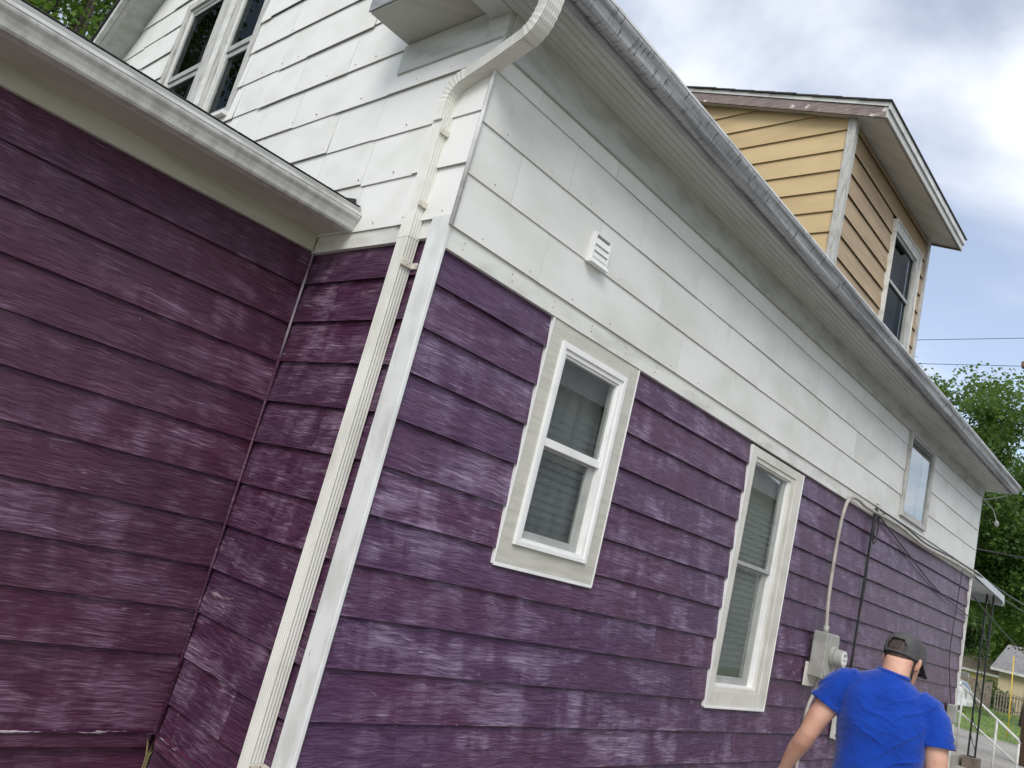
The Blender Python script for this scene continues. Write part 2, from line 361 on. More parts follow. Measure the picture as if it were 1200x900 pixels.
# base bead + flat board on wing and front
def bead(M, u0,u1,z, nm):
    m = MB(); m.tube([M(u0+(u1-u0)*i/8,.050,z+random.uniform(-.002,.002)) for i in range(9)], .011, 10)
    part(m, nm, PLUMTRIM, smooth=True)
    part(MB().mbox(M, u0,u1,.004,.046,z-.082,z-.008), 'base_board', PLUM, bevel=.003)
bead(ML, -9.0,-.07,-3.015,'base_bead'); bead(MF, .03,W-.06,-3.015,'base_bead')
# inner corner bead: white above, painted plum below
m = MB(); m.tube([(-.034,W-.034,.07),(-.035,W-.033,-.3),(-.034,W-.034,-.66)], .009, 8); part(m,'inner_corner_bead',BEADWHITE,smooth=True)
m = MB(); m.tube([(-.034,W-.034,-.66),(-.035,W-.034,-1.8),(-.034,W-.034,-3.08)], .010, 8); part(m,'inner_corner_bead',PLUM,smooth=True)
# ---- corner post and trims
part(MB().box(-.060,-.034,-.044,.116,GZ-.05,.192), 'corner_board', POST, bevel=.004)
part(MB().box(XE-.028,XE+.03,-.046,.10,GZ-.05,1.49), 'rear_corner_board', TRIM, bevel=.004)
part(MB().mbox(MBs, -.0335,XE-.028,.002,.036,0.0,.175), 'belt_trim', TRIM)
part(MB().mbox(MF, .1165,W+.02,.002,.036,.073,.215), 'belt_trim', TRIM)
# ---- upper side wall (white panels)
us = part(sheet(MBs, .0,XE-.03,.18,1.49,[H3],-.001,.004), 'upper_side_wall', BACK)
rowz = [.130,.460,.790,1.120,1.42]
start = [.73,.34,.79,.36]
for r in range(4):
    zb, zt = rowz[r], rowz[r+1]; x = -.052; nx = start[r]; k = 0
    while x < XE-.05:
        e = min(nx, XE-.03)
        poly = [(x+.0012, zb+random.uniform(-.0015,.0015)), (e-.0012, zb+random.uniform(-.0015,.0015)), (e-.0012, zt+.015), (x+.0012, zt+.015)]
        pcs = []
        if zt > H3[2]-.06 and x < 9.33 and e > 8.17:
            if x < 8.17: pcs.append([(x+.001,zb),(8.17,zb),(8.17,zt+.015),(x+.001,zt+.015)])
            if e > 9.33: pcs.append([(9.33,zb),(e-.001,zb),(e-.001,zt+.015),(9.33,zt+.015)])
            if zb < .2: pcs.append([(max(x,8.17),zb),(min(e,9.33),zb),(min(e,9.33),.215),(max(x,8.17),.215)])
        else: pcs = [poly]
        for p in pcs: piece(MBs, p, zb, zt-zb, .051+random.uniform(-.0015,.0015), .041, .006, WHITE, us, 'panel')
        x = e; nx = e + (.86 if r else (1.73 if k == 0 else .86)); k += 1
# metal corner bead at upper corner
m = MB(); m.tube([(-.050,-.050,.125),(-.051,-.050,.8),(-.049,-.051,1.56)], .014, 10); part(m,'corner_bead',LIP,smooth=True)
# ---- upper front wall (white shingles), gable clipped by the rake
YC = 4.53; SL = .87
und = lambda y: 1.55+SL*(YC+.4-abs(y-YC)-.4+.4)     # roof underside
uf = part(sheet(MF, 0,YC*2,.16,1.56,[], -.09,-.002), 'upper_front_wall', BACK)
gm = MB()
HFb = HF
for a, b in ((.0,HFb[0]),(HFb[0],HFb[1]),(HFb[1],YC*2)):
    ys = sorted({a,b}|({YC} if a<YC<b else set()))
    for p, q in zip(ys, ys[1:]):
        for lo, hi in (((1.56,None),) if not (a == HFb[0]) else ((1.56,HFb[2]),(HFb[3],None))):
            t = lambda y: (und(y)-.02) if hi is None else hi
            if min(t(p),t(q)) <= lo and hi is None and t(p) <= lo and t(q) <= lo: continue
            gm.hexa([MF(p,-.09,lo),MF(q,-.09,lo),MF(q,-.002,lo),MF(p,-.002,lo),MF(p,-.09,max(t(p),lo+.001)),MF(q,-.09,max(t(q),lo+.001)),MF(q,-.002,max(t(q),lo+.001)),MF(p,-.002,max(t(p),lo+.001))])
part(gm, 'gable_backing', BACK)
fz = .183
fixed = {0:[.455,.95],1:[.455,.98],2:[1.015,1.55],3:[1.0,1.625,2.2],4:[.95,1.63,2.35],5:[1.46,2.35],6:[1.86,2.8]}
k = 0
while fz < 5.6:
    zt = fz+.3425; y = -.040
    ends = list(fixed.get(k, [])); last = ends[-1] if ends else random.uniform(.1,.5)
    while last < YC*2+.5: last += random.choice((.58,.6,.62,.45)) ; ends.append(last)
    for e in ends:
        zz = fz+random.uniform(-.012,.010); tilt = random.uniform(-.008,.008)
        poly = [(y+.0015,zz),(e-.0015,zz+tilt),(e-.0015,zt+.014),(y+.0015,zt+.014)]
        poly = clip(poly, SL,1, 1.53+SL*(2*YC+.4)); 
        if len(poly) > 2: poly = clip(poly, -SL,1, 1.53+SL*.4)
        polys = []
        if len(poly) > 2:
            ulo, uhi = min(p[0] for p in poly), max(p[0] for p in poly)
            F0, F1, F2, F3 = 3.50,5.70,1.64,3.53
            if uhi > F0 and ulo < F1 and zt > F2 and fz < F3:
                a = clip(poly, 1,0,F0); b = clip(poly, -1,0,-F1)
                mid = clip(clip(poly, 1,0,F1), -1,0,-F0)
                polys += [a, b, clip(mid, 0,1,F2), clip(mid, 0,-1,-F3)]
            else: polys = [poly]
        ob = .049+random.uniform(-.003,.010)
        for p in polys:
            if len(p) > 2 and max(q[0] for q in p)-min(q[0] for q in p) > .02: piece(MF, p, fz, .3425, ob, .037, .006, WHITE_F, uf, 'shingle')
        y = e
    fz = zt; k += 1
# ---- windows
def window_part(name, label=None):
    # a part with no mesh of its own is an empty under the house
    o = bpy.data.objects.new(name, None); COL.objects.link(o); o.parent = house
    o.matrix_parent_inverse = Matrix.Translation(-house.location); o.empty_display_size = .1
    if label: o['label'] = label
    return o
def frame4(M, u0,u1,z0,z1, wl,wr,wt,wb, o0,o1):
    """four butting members"""
    m = MB(); m.mbox(M,u0,u0+wl,o0,o1,z0,z1); m.mbox(M,u1-wr,u1,o0,o1,z0,z1)
    m.mbox(M,u0+wl,u1-wr,o0,o1-.002,z1-wt,z1); m.mbox(M,u0+wl,u1-wr,o0,o1-.002,z0,z0+wb); return m
def pane(M, u0,u1,z0,z1,o, parent, mat=None): return MB().mbox(M,u0,u1,o-.004,o,z0,z1).build('pane', mat or GLASS, parent)
def curtain(M, u0,u1,z0,z1,o, mat, parent, amp=.022, nm='curtain', fold=.11):
    n = 60; A = []; B = []
    for i in range(n+1):
        u = u0+(u1-u0)*i/n; q = o+amp*math.sin(u/fold*6.28+.8*math.sin(u*9)); A.append(M(u,q,z0)); B.append(M(u,q,z1))
    return MB().rings([A,B], closed=False, caps=False).build(nm, mat, parent, smooth=True, calc=False)
def room(M, u0,u1,z0,z1, parent, d=.5):
    m = MB(); e = .004
    for a in ((u0-.02,u0-e,-d,-.095,z0-.02,z1+.02),(u1+e,u1+.02,-d,-.095,z0-.02,z1+.02),(u0-.02,u1+.02,-d-.02,-d,z0-.02,z1+.02),(u0-.02,u1+.02,-d,-.095,z1+.02,z1+.04),(u0-.02,u1+.02,-d,-.095,z0-.04,z0-.02)): m.mbox(M,*a)
    return m.build('room_box', DARK, parent)
# window 1
w1 = window_part('window', 'small double-hung window with greige casing and white vinyl frame')
frame4(MBs, .985,2.003,-1.578,-.001, .118,.132,.112,.126, .002,.029).build('casing', GREIGE, w1, bevel=.002)
m = MB(); m.mbox(MBs,.972,.9845,.002,.033,-1.592,-.001); m.mbox(MBs,2.0035,2.016,.002,.033,-1.592,-.001); m.mbox(MBs,.9845,2.0035,.002,.037,-1.600,-1.5785); m.build('edge_bead', VINYL, w1, bevel=.002)
frame4(MBs, 1.104,1.870,-1.451,-.114, .036,.036,.040,.030, -.05,.050).build('outer_frame', VINYL, w1, bevel=.003)
frame4(MBs, 1.1405,1.8335,-1.4205,-.1545, .030,.030,.030,.020, -.05,.036).build('inner_frame', VINYL, w1, bevel=.002)
sa = frame4(MBs, 1.171,1.803,-.800,-.185, .012,.012,.018,.052, -.02,.022).build('upper_sash', VINYL, w1, bevel=.002)
pane(MBs, 1.182,1.792,-.75,-.20,.008, w1)
sb = frame4(MBs, 1.171,1.803,-1.4004,-.805, .014,.070,.012,.050, -.045,-.012).build('lower_sash', SASH, w1, bevel=.002)
pane(MBs, 1.184,1.734,-1.352,-.815,-.028, w1)
curtain(MBs, 1.108,1.860,-1.45,-.115,-.10, CURTAIN, w1, amp=.007, fold=.17)
room(MBs, *H1, w1)
# window 2
w2 = window_part('window', 'tall double-hung window with cream casing and deep sill')
frame4(MBs, 3.970,5.160,-2.315,-.026, .112,.150,.082,.128, .002,.031).build('casing', CREAM, w2, bevel=.002)
m = MB(); m.mbox(MBs,3.958,3.9695,.002,.036,-2.325,-.026); m.mbox(MBs,5.1605,5.172,.002,.036,-2.325,-.026); m.mbox(MBs,3.9695,5.1605,.002,.042,-2.334,-2.3155); m.build('edge_bead', VINYL, w2, bevel=.002)
frame4(MBs, 4.083,5.009,-2.186,-.109, .012,.085,.040,.030, -.085,.020).build('jamb', CREAM, w2, bevel=.002)
frame4(MBs, 4.096,4.923,-2.155,-.150, .010,.030,.014,.020, -.085,.004).build('stop', VINYL, w2, bevel=.002)
frame4(MBs, 4.107,4.892,-1.085,-.165, .010,.060,.012,.034, -.06,-.020).build('upper_sash', SASH, w2, bevel=.002)
pane(MBs, 4.116,4.834,-1.054,-.174,-.036, w2)
frame4(MBs, 4.107,4.892,-2.134,-1.088, .010,.095,.020,.060, -.085,-.050).build('lower_sash', SASH, w2, bevel=.002)
pane(MBs, 4.116,4.800,-2.078,-1.105,-.066, w2)
curtain(MBs, 4.085,4.995,-2.18,-.11,-.098, CURT2, w2, amp=.003, nm='roller_shade', fold=.6)
room(MBs, *H2, w2)
# window 3, high under the eave
w3 = window_part('window', 'small window high under the eave reflecting the sky')
frame4(MBs, 8.18,9.32,.205,1.345, .055,.055,.05,.055, -.05,.085).build('casing', OLDWOOD, w3, bevel=.003)
frame4(MBs, 8.2355,9.2645,.2605,1.2945, .03,.03,.03,.03, -.05,.070).build('sash', SASH, w3, bevel=.002)
pane(MBs, 8.263,9.237,.288,1.267,.055, w3)
curtain(MBs, 8.20,9.30,.22,1.34,-.12, CURTAIN, w3)
room(MBs, *H3, w3)
# front double window
wf = window_part('window', 'double window in the upper white gable above the wing gutter')
frame4(MF, 3.510,5.690,1.640,3.520, .10,.10,.09,.06, .006,.050).build('casing', OLDWOOD, wf, bevel=.003)
MB().mbox(MF, 4.235,4.715,-.05,.034,1.7005,3.4295).build('mullion', OLDWOOD, wf, bevel=.004)
m = MB(); m.mbox(MF,4.33,4.44,.035,.050,1.7005,3.4295); m.build('mullion_strip', TRIM, wf, bevel=.003)
MB().mbox(MF, 3.505,5.695,.0,.105,1.600,1.638).build('sill', TRIM, wf, bevel=.004)
for a, b in ((3.6105,4.2345),(4.7155,5.5895)):
    frame4(MF, a,b,1.7005,3.4295, .022,.022,.025,.03, -.05,.020).build('storm_frame', VINYL, wf, bevel=.002)
    frame4(MF, a+.0225,b-.0225,2.50,3.404, .035,.035,.05,.06, -.05,.005).build('upper_sash', SASH, wf, bevel=.002)
    frame4(MF, a+.0225,b-.0225,1.731,2.496, .035,.035,.06,.07, -.08,-.012).build('lower_sash', SASH, wf, bevel=.002)
    pane(MF, a+.055,b-.055,2.558,3.356,-.006, wf, DULL_GLASS); pane(MF, a+.055,b-.055,1.80,2.438,-.028, wf, DULL_GLASS)
    curtain(MF, a,b,1.70,3.42,-.22, CURTAIN, wf)
room(MF, *HF, wf, d=.6)
# ---- vent
v = part(frame4(MBs, 1.115,1.300,.475,.668, .016,.016,.014,.022, .045,.090), 'dryer_vent', VINYL, bevel=.003)
MB().mbox(MBs,1.131,1.299-.015,.050,.056,.497,.654).build('vent_back', METERG, v)
for i in range(3):
    z = .499+i*.046; MB().hexa([MBs(1.132,.058,z),MBs(1.283,.058,z),MBs(1.283,.092,z-.004),MBs(1.132,.092,z-.004),MBs(1.132,.062,z+.0455),MBs(1.283,.062,z+.0455),MBs(1.283,.078,z+.0455),MBs(1.132,.078,z+.0455)]).build('louver', VINYL, v)
MB().hexa([MBs(1.110,.046,.455),MBs(1.305,.046,.455),MBs(1.305,.105,.450),MBs(1.110,.105,.450),MBs(1.110,.046,.474),MBs(1.305,.046,.474),MBs(1.305,.098,.474),MBs(1.110,.098,.474)]).build('vent_lip', VINYL, v)
# ---- side eave: frieze, soffit boards, fascia, gutter, roof
ZS = 1.50; XR = XE+.15; XL = -.40
part(MB().box(-.0655,-.034,-.07,.1145,1.337,1.565),'frieze_corner',FRIEZE)
part(MB().hexa([MBs(-.032,.055,1.240),MBs(XE-.03,.055,1.36),MBs(XE-.03,.070,1.36),MBs(-.032,.070,1.240),MBs(-.032,.055,ZS-.005),MBs(XE-.03,.055,ZS-.005),MBs(XE-.03,.085,ZS-.005),MBs(-.032,.085,ZS-.005)]), 'frieze_board', FRIEZE)
m = MB(); m.mbox(MF, .115,.945,.048,.066,1.337,1.558); part(m,'front_frieze_board',FRIEZE,bevel=.004)
sf = part(MB().box(XL,XR,-.41,.10,ZS+.014,ZS+.02), 'soffit', SOFFIT)
ys = [-.072]+[-.072-.0555*i for i in range(1,7)]
for a, b in zip(ys, ys[1:]):
    P = [(a-.001,ZS+.003),(a-.008,ZS-.004),(b+.010,ZS-.004),(b+.002,ZS+.003),(b+.002,ZS+.013),(a-.001,ZS+.013)]
    MB().prism([(XL,y,z) for y,z in P],[(XR,y,z) for y,z in P]).build('soffit_board', SOFFIT, sf)
MB().box(XL,0.0,-.0715,.10,ZS-.004,ZS+.013).build('soffit_board', SOFFIT, sf)
part(MB().box(XL,XR,-.432,-.406,ZS-.018,ZS+.16), 'fascia', FASC_S, bevel=.003)
def gutter(M, u0,u1, o0, z0, mat, lipmat, nm):
    P = [(0,.118),(0,0),(.070,0),(.082,.012),(.088,.035),(.100,.062),(.118,.080),(.122,.090),(.122,.118)]
    I = [(.118,.118),(.118,.090),(.114,.083),(.096,.065),(.084,.037),(.078,.015),(.068,.004),(.004,.004),(.004,.118)]
    prof = [(o0+a, z0+b) for a,b in P+I]
    n = 14; m = MB(); m.rings([[M(u0+(u1-u0)*i/n,o,z+.003*math.sin(i*.9+u0)*(0<i<n)) for o,z in prof] for i in range(n+1)])
    g = part(m, nm, mat)
    for u in (u0, u1):
        MB().prism([M(u-.001,o0+a,z0+b) for a,b in P],[M(u+.0015,o0+a,z0+b) for a,b in P]).build('end_cap', mat, g)
    m = MB(); m.rings([[M(u0+(u1-u0)*i/n,o0+.122+a,z0+.118+b+.003*math.sin(i*.9+u0)*(0<i<n)) for a,b in ((.004,.004),(.004,-.014),(.0005,-.014),(.0005,0),(-.012,0),(-.012,.004))] for i in range(n+1)])
    m.build('lip', lipmat, g); return g
gutter(MBs, XL-.02,XR+.02, .434, ZS+.012, GUT_S, LIP, 'gutter')
# main roof slabs (side slope, far slope)
TH = .19
def slab(x0,x1,pa,pb,th, mat, nm, parent=house):  # pa,pb = (y,z) underside points
    return MB().hexa([(x0,pa[0],pa[1]),(x1,pa[0],pa[1]),(x1,pb[0],pb[1]),(x0,pb[0],pb[1]),(x0,pa[0],pa[1]+th),(x1,pa[0],pa[1]+th),(x1,pb[0],pb[1]+th),(x0,pb[0],pb[1]+th)]).build(nm, mat, parent)
pk = (YC, 1.55+SL*(YC+.4))
ra = slab(XL+.02,XR,(-.405,1.555+.10),(pk[0],pk[1]+.10),TH-.10,SHING,'roof')
for i in range(26):  # shingle courses
    t0 = i/26; t1 = (i+1.25)/26; f = lambda t: (-.47+(pk[0]+.47)*t, 1.625+.0+(pk[1]+.185-1.625)*t)
    a, b = f(t0), f(min(t1,1)); slab(XL-.01,XR+.02,(a[0],a[1]+.012),(b[0],b[1]+.004),.008,SHING,'shingle_course',ra)
rb = slab(XL+.02,XR,(2*YC+.405,1.655),(pk[0],pk[1]+.10),TH-.10,SHING,'roof')
part(sheet(MBs, .05,XE-.05,GZ,1.5,[],-2*YC,-2*YC+.1),'far_side_wall',BACK)
part(MB().prism([(XE-.06,y,z) for y,z in ((.1,GZ),(2*YC-.1,GZ),(2*YC-.1,1.5),(YC,pk[1]),(.1,1.5))],[(XE-.01,y,z) for y,z in ((.1,GZ),(2*YC-.1,GZ),(2*YC-.1,1.5),(YC,pk[1]),(.1,1.5))]),'rear_wall',WHITE)
# rake soffit + fascia, left of the gable; and right
def rake(ya,yb):
    za, zb_ = und(ya)-.01, und(yb)-.01
    slab(-.29,.0,(ya,za),(yb,zb_),.02,FRIEZE,'rake_soffit')
    slab(-.345,-.292,(ya,za-.012),(yb,zb_-.012),.12,SOFFIT,'rake_board')
    slab(-.405,-.347,(ya,za+.004),(yb,zb_+.004),.14,LIP,'rake_crown')
    slab(-.43,.0,(ya,za+.146),(yb,zb_+.146),.02,SHING,'rake_shingles')
rake(2*YC+.35,YC+.0); rake(.95,YC-.001)
# eave return box
bx = part(MB().prism([(-.388,y,z) for y,z in ((-.405,1.566),(.925,1.566),(.925,und(.925)-.02),(-.405,1.60))],[(-.048,y,z) for y,z in ((-.405,1.566),(.925,1.566),(.925,und(.925)-.02),(-.405,1.60))]),'eave_return',RETURN,bevel=.003)
part(MB().box(-.40,-.389,-.40,.94,1.575,1.80),'return_fascia',FASC_S,bevel=.003)
# ---- wing eave
part(MB().mbox(ML,-9,-.050,.002,.040,.083,.202),'wing_frieze',FRIEZE_W)
part(MB().mbox(ML,-9,-.032,.0,.345,.203,.222),'wing_soffit',SOFFIT_W)
part(MB().mbox(ML,-9,-.032,.3455,.362,.190,.335),'wing_fascia',TRIM)
gutter(ML,-9,-.050,.3625,.183,GUT_W,LIP,'wing_gutter')
wr = part(MB().hexa([ML(-9,.44,.325),ML(-.05,.44,.325),ML(-.05,-6.5,1.80),ML(-9,-6.5,1.80),ML(-9,.44,.352),ML(-.05,.44,.352),ML(-.05,-6.5,1.83),ML(-9,-6.5,1.83)]),'wing_roof',SHING)
part(MB().mbox(ML,-9,-.05,.4565,.4585,.318,.343),'drip_edge',SASH)
x = -9.0
while x < -.1:
    e = min(x+.31,-.05); MB().hexa([ML(x+.003,.455,.351+random.uniform(0,.004)),ML(e-.003,.455,.351),ML(e-.003,.2,.404),ML(x+.003,.2,.404),ML(x+.003,.455,.357),ML(e-.003,.455,.357),ML(e-.003,.2,.416),ML(x+.003,.2,.416)]).build('shingle',SHING,wr); x = e
part(MB().box(-9,-8.9,W+.1,8,GZ,.2),'wing_end_wall',BACK)
part(MB().hexa([MF(.97,.05,.39),MF(7.8,.05,1.84),MF(7.8,.06,1.84),MF(.97,.06,.39),MF(.97,.05,.42),MF(7.8,.05,1.87),MF(7.8,.06,1.87),MF(.97,.06,.42)]),'flashing',DARK)
# ---- downspout
prof = []
def rp_(a, b, n, ribs):
    for i in range(n):
        t = i/n; x = a[0]+(b[0]-a[0])*t; y = a[1]+(b[1]-a[1])*t; nx, ny = (b[1]-a[1]), -(b[0]-a[0]); l = math.hypot(nx,ny)
        d = .0035*(1 if (i%2) else 0) if ribs and 0 < i < n else 0
        prof.append((x-nx/l*d, y-ny/l*d))
hw, hd = .050, .038
rp_((-hw,-hd),(hw,-hd),12,True); rp_((hw,-hd),(hw,hd),8,True); rp_((hw,hd),(-hw,hd),12,True); rp_((-hw,hd),(-hw,-hd),8,True)
def bez(a,b,c,n): return [Vector(a)*(1-t)**2+Vector(b)*2*t*(1-t)+Vector(c)*t*t for t in [i/n for i in range(n+1)]]
ds = part(MB().sweep([(-.066,.272,.86),(-.066,.273,-.5),(-.066,.275,-1.8),(-.066,.277,GZ+.02)],prof,(0,1,0)),'downspout',SPOUT)
e1 = bez((-.125,-.455,1.50),(-.120,-.455,1.245),(-.108,-.325,1.205),16); e2 = bez((-.070,.140,1.096),(-.066,.268,1.064),(-.066,.272,.925),16)
MB().sweep(e1,prof,(1,0,0),[1.0+.06*(i%2) for i in range(17)]).build('elbow',SPOUT,ds)
MB().sweep([e1[-1],(-.083,-.08,1.149),e2[0]],prof,(1,0,0),[.97,.97,.97]).build('offset_run',SPOUT,ds)
pr2 = [(b,a) for a,b in prof]
MB().sweep(e2,prof,(1,0,0),[1.0+.06*(i%2) for i in range(17)]).build('elbow',SPOUT,ds)
MB().sweep([(-.066,.272,.93),(-.066,.272,.82)],prof,(1,0,0),[1.03,1.03]).build('sleeve',SPOUT,ds)
MB().sweep([(-.066,.2725,.22),(-.066,.2725,.06)],prof,(0,1,0),[1.045,1.045]).build('sleeve',SPOUT,ds)
for z in (.74,.27,-.10,-2.83):
    m = MB(); m.box(-.112,-.022,.206,.2215,z-.018,z+.018); m.box(-.036,-.022,.165,.206,z-.018,z+.018); m.build('strap',RUST,ds,bevel=.002)
# ---- dormer
RZ = lambda y: 1.80+SL*(y+.4)   # main roof top
dz0 = lambda y: 4.36+.318*(y-.0)  # dormer roof underside
X2 = 8.85
dc = part(MB().prism([MDC(u,-.05,z) for u,z in ((DY,RZ(DY)-.1),(4.4,RZ(4.4)-.1),(4.4,dz0(4.4)),(DY,dz0(DY)))],[MDC(u,-.005,z) for u,z in ((DY,RZ(DY)-.1),(4.4,RZ(4.4)-.1),(4.4,dz0(4.4)),(DY,dz0(DY)))]),'dormer_cheek',BACK)
z = 2.16
while z < 5.9:
    poly = [(DY+.0,z),(4.4,z),(4.4,z+.29),(DY+.0,z+.29)]
    poly = clip(poly, -.318,1, 4.355)
    if len(poly) > 2: poly = clip(poly, SL,-1, -(1.80+SL*.4)+.08+.0)
    if len(poly) > 2 and max(p[1] for p in poly)-min(p[1] for p in poly) > .02: piece(MDC, poly, z, .2705, .030, .006, .012, YELLOW_LIT, dc, 'plank')
    z += .2705
df = part(sheet(MDF, DX,X2,2.2,dz0(DY)-.005,[HD],-.05,-.005),'dormer_front',BACK)
z = 2.16
while z < 4.4:
    zt = min(z+.2705, 4.43)
    segs = [(DX+.02,X2-.02)]
    if z < 4.0: segs = [(DX+.02,7.33),(8.50,X2-.02)]
    for a, b in segs: plank(MDF, a,b,z,zt,YELLOW_SHADED,df,ob=.03,ot=.006,lap=.015 if zt < 4.4 else 0)
    z += .2705
part(MB().box(DX-.045,DX+.055,DY-.045,DY+.055,2.0,dz0(DY)-.006),'dormer_corner_board',OLDWOOD,bevel=.003)
part(MB().box(X2-.055,X2+.04,DY-.045,DY+.055,2.0,dz0(DY)-.006),'dormer_corner_board',OLDWOOD,bevel=.003)
wd = window_part('window','weathered dormer window above the side gutter')
frame4(MDF, 7.345,8.485,2.42,3.995,.055,.13,.13,.10,-.04,.060).build('casing',OLDWOOD,wd,bevel=.003)
frame4(MDF, 7.335,8.495,2.41,4.005,.0095,.0095,.0095,.0095,.0,.075).build('edge_strip',TRIM,wd)
frame4(MDF, 7.4005,8.3545,2.5205,3.8645,.035,.035,.035,.035,-.04,.035).build('storm_frame',SASH,wd,bevel=.002)
pane(MDF, 7.43,8.325,3.22,3.835,.012,wd,DULL_GLASS); pane(MDF,7.43,8.325,2.55,3.18,-.004,wd,DULL_GLASS)
MB().mbox(MDF,7.436,8.319,-.03,.020,3.18,3.22).build('meeting_rail',SASH,wd)
curtain(MDF,7.36,8.42,2.45,3.93,-.16,CURTAIN,wd); room(MDF,*HD,wd,d=.45)
# dormer roof
xa, xb = 5.50, 9.02; ya, yb = -.12, 4.6
dr = slab(xa+.03,xb-.03,(ya+.04,dz0(ya+.04)-.0),(yb,dz0(yb)),.10,TRIM,'dormer_roof')
slab(xa,xa+.029,(ya+.012,dz0(ya)-.02),(yb,dz0(yb)-.02),.135,BAREWOOD,'rake_fascia',dr)
slab(xa-.014,xa+.027,(ya-.01,dz0(ya)+.117),(yb,dz0(yb)+.117),.055,TRIM,'rake_trim',dr)
slab(xb-.029,xb,(ya+.012,dz0(ya)-.02),(yb,dz0(yb)-.02),.135,BAREWOOD,'rake_fascia',dr)
slab(xb-.027,xb+.014,(ya-.01,dz0(ya)+.117),(yb,dz0(yb)+.117),.055,TRIM,'rake_trim',dr)
MB().box(xa-.0,xb+.0,ya-.012,ya+.011,dz0(ya)-.024,dz0(ya)+.12).build('front_fascia',SOFFIT,dr,bevel=.003)
MB().box(xa-.014,xb+.014,ya-.034,ya-.013,dz0(ya)+.07,dz0(ya)+.168).build('front_trim',LIP,dr,bevel=.003)
n = 16
for i in range(n):
    a = ya-.05+(yb-ya+.05)*i/n; b = min(yb, ya-.05+(yb-ya+.05)*(i+1.3)/n)
    j = random.uniform(0,.012)
    slab(xa-.035-j,xb+.035,(a,dz0(a)+.176),(b,dz0(b)+.166),.018,SHING,'shingle_course',dr)
# ================================================================== things on the wall
def cable(name, label, path, r, mat, cat='cable', n=10, seg=8):
    pts = [Vector(p) for p in path]; out = []
    for i in range(len(pts)-1):   # Catmull-Rom
        p0, p1, p2, p3 = pts[max(i-1,0)], pts[i], pts[i+1], pts[min(i+2,len(pts)-1)]
        for k in range(n):
            t = k/n; out.append(.5*((2*p1)+(p2-p0)*t+(2*p0-5*p1+4*p2-p3)*t*t+(3*p1-p0-3*p2+p3)*t**3))
    out.append(pts[-1])
    return tag(MB().tube(out, r, seg).build(name, mat, None, smooth=True), label, cat)
mt = thing('electric_meter','grey electric meter box with round glass dial on the purple wall','electric meter',(6.16,-.04,-1.95))
MB().mbox(MBs,5.96,6.30,.040,.060,-2.04,-1.80).build('mounting_board',CREAM,mt,bevel=.003)
MB().mbox(MBs,6.00,6.32,.061,.215,-1.93,-1.47).build('box',METERG,mt,bevel=.012)
MB().mbox(MBs,6.015,6.305,.216,.226,-1.90,-1.49).build('cover',METERG,mt,bevel=.006)
def disc(M, u,z,o0,o1,r,seg=28,r2=None):
    r2 = r if r2 is None else r2
    return MB().rings([[M(u+r*math.cos(t),o0,z+r*math.sin(t)) for t in [6.2832*k/seg for k in range(seg)]],[M(u+r2*math.cos(t),o1,z+r2*math.sin(t)) for t in [6.2832*k/seg for k in range(seg)]]])
disc(MBs,6.16,-1.69,.2265,.262,.105).build('socket_ring',METERG,mt,bevel=.004)
disc(MBs,6.16,-1.69,.2625,.345,.088,r2=.084).build('meter_body',METERG,mt,bevel=.006)
disc(MBs,6.16,-1.69,.3455,.352,.080).build('glass_face',VINYL,mt,bevel=.003)
m = MB(); m.mbox(MBs,6.11,6.21,.3525,.354,-1.665,-1.635)
for i in range(4): m.add(*[(lambda q:(q.v,q.f))(disc(MBs,6.115+.03*i,-1.70,.3525,.354,.011,10))][0])
m.mbox(MBs,6.12,6.20,.3525,.354,-1.755,-1.74); m.build('register',SASH,mt)
m = MB(); m.tube([MBs(6.16,.12,-1.475),MBs(6.16,.12,-1.40)],.030,12); m.build('hub',METERG,mt,smooth=True)
cable('service_conduit','thick grey service cable rising from the meter and bending along the white trim',[MBs(6.16,.12,-1.42),MBs(6.17,.09,-1.1),MBs(6.21,.07,-.6),MBs(6.25,.07,-.20),MBs(6.36,.075,.01),MBs(6.60,.08,.055),MBs(7.0,.075,.035),MBs(8.2,.07,.06),MBs(9.4,.07,.01),MBs(11,.07,.05),MBs(12.2,.07,.05),(12.37,-.085,.06)],.019,CONDUIT,'conduit')
cable('lower_conduit','grey cable leaving the bottom of the meter box',[MBs(6.22,.10,-1.92),MBs(6.18,.09,-2.1),MBs(6.12,.07,-2.3),MBs(6.12,.06,-2.8),MBs(6.14,.06,GZ+.01)],.019,CONDUIT,'conduit')
cable('black_cable','doubled black cable hanging straight down the wall beside the meter',[MBs(7.30,.06,.10),MBs(7.29,.055,-.3),MBs(7.30,.05,-1.0),MBs(7.29,.05,-1.8),MBs(7.28,.05,-2.2)],.013,BLACKC)
cable('black_cable','second black strand twisted along the hanging wall cable',[MBs(7.33,.06,.06),MBs(7.27,.06,-.25),MBs(7.33,.055,-.8),MBs(7.27,.055,-1.5),MBs(7.31,.055,-2.2)],.009,BLACKC)
cable('coiled_cable','small loop of black cable below the white trim',[MBs(7.36,.06,.08),MBs(7.46,.06,-.05),MBs(7.44,.06,-.28),MBs(7.36,.06,-.30),MBs(7.34,.06,-.15),MBs(7.42,.06,.02),MBs(7.60,.06,.09)],.008,BLACKC)
cable('black_cable','black cable running along the belt trim to the rear corner',[MBs(7.30,.08,.10),MBs(8.3,.08,.10),MBs(9.4,.085,.05),MBs(10.8,.085,.09),(12.37,-.09,.10)],.012,BLACKC)
cable('black_cable','thin black cable slanting down across the purple planks',[MBs(7.40,.06,.04),MBs(8.8,.05,-.20),MBs(10.4,.05,-.46),MBs(12.3,.06,-.62)],.009,BLACKC)
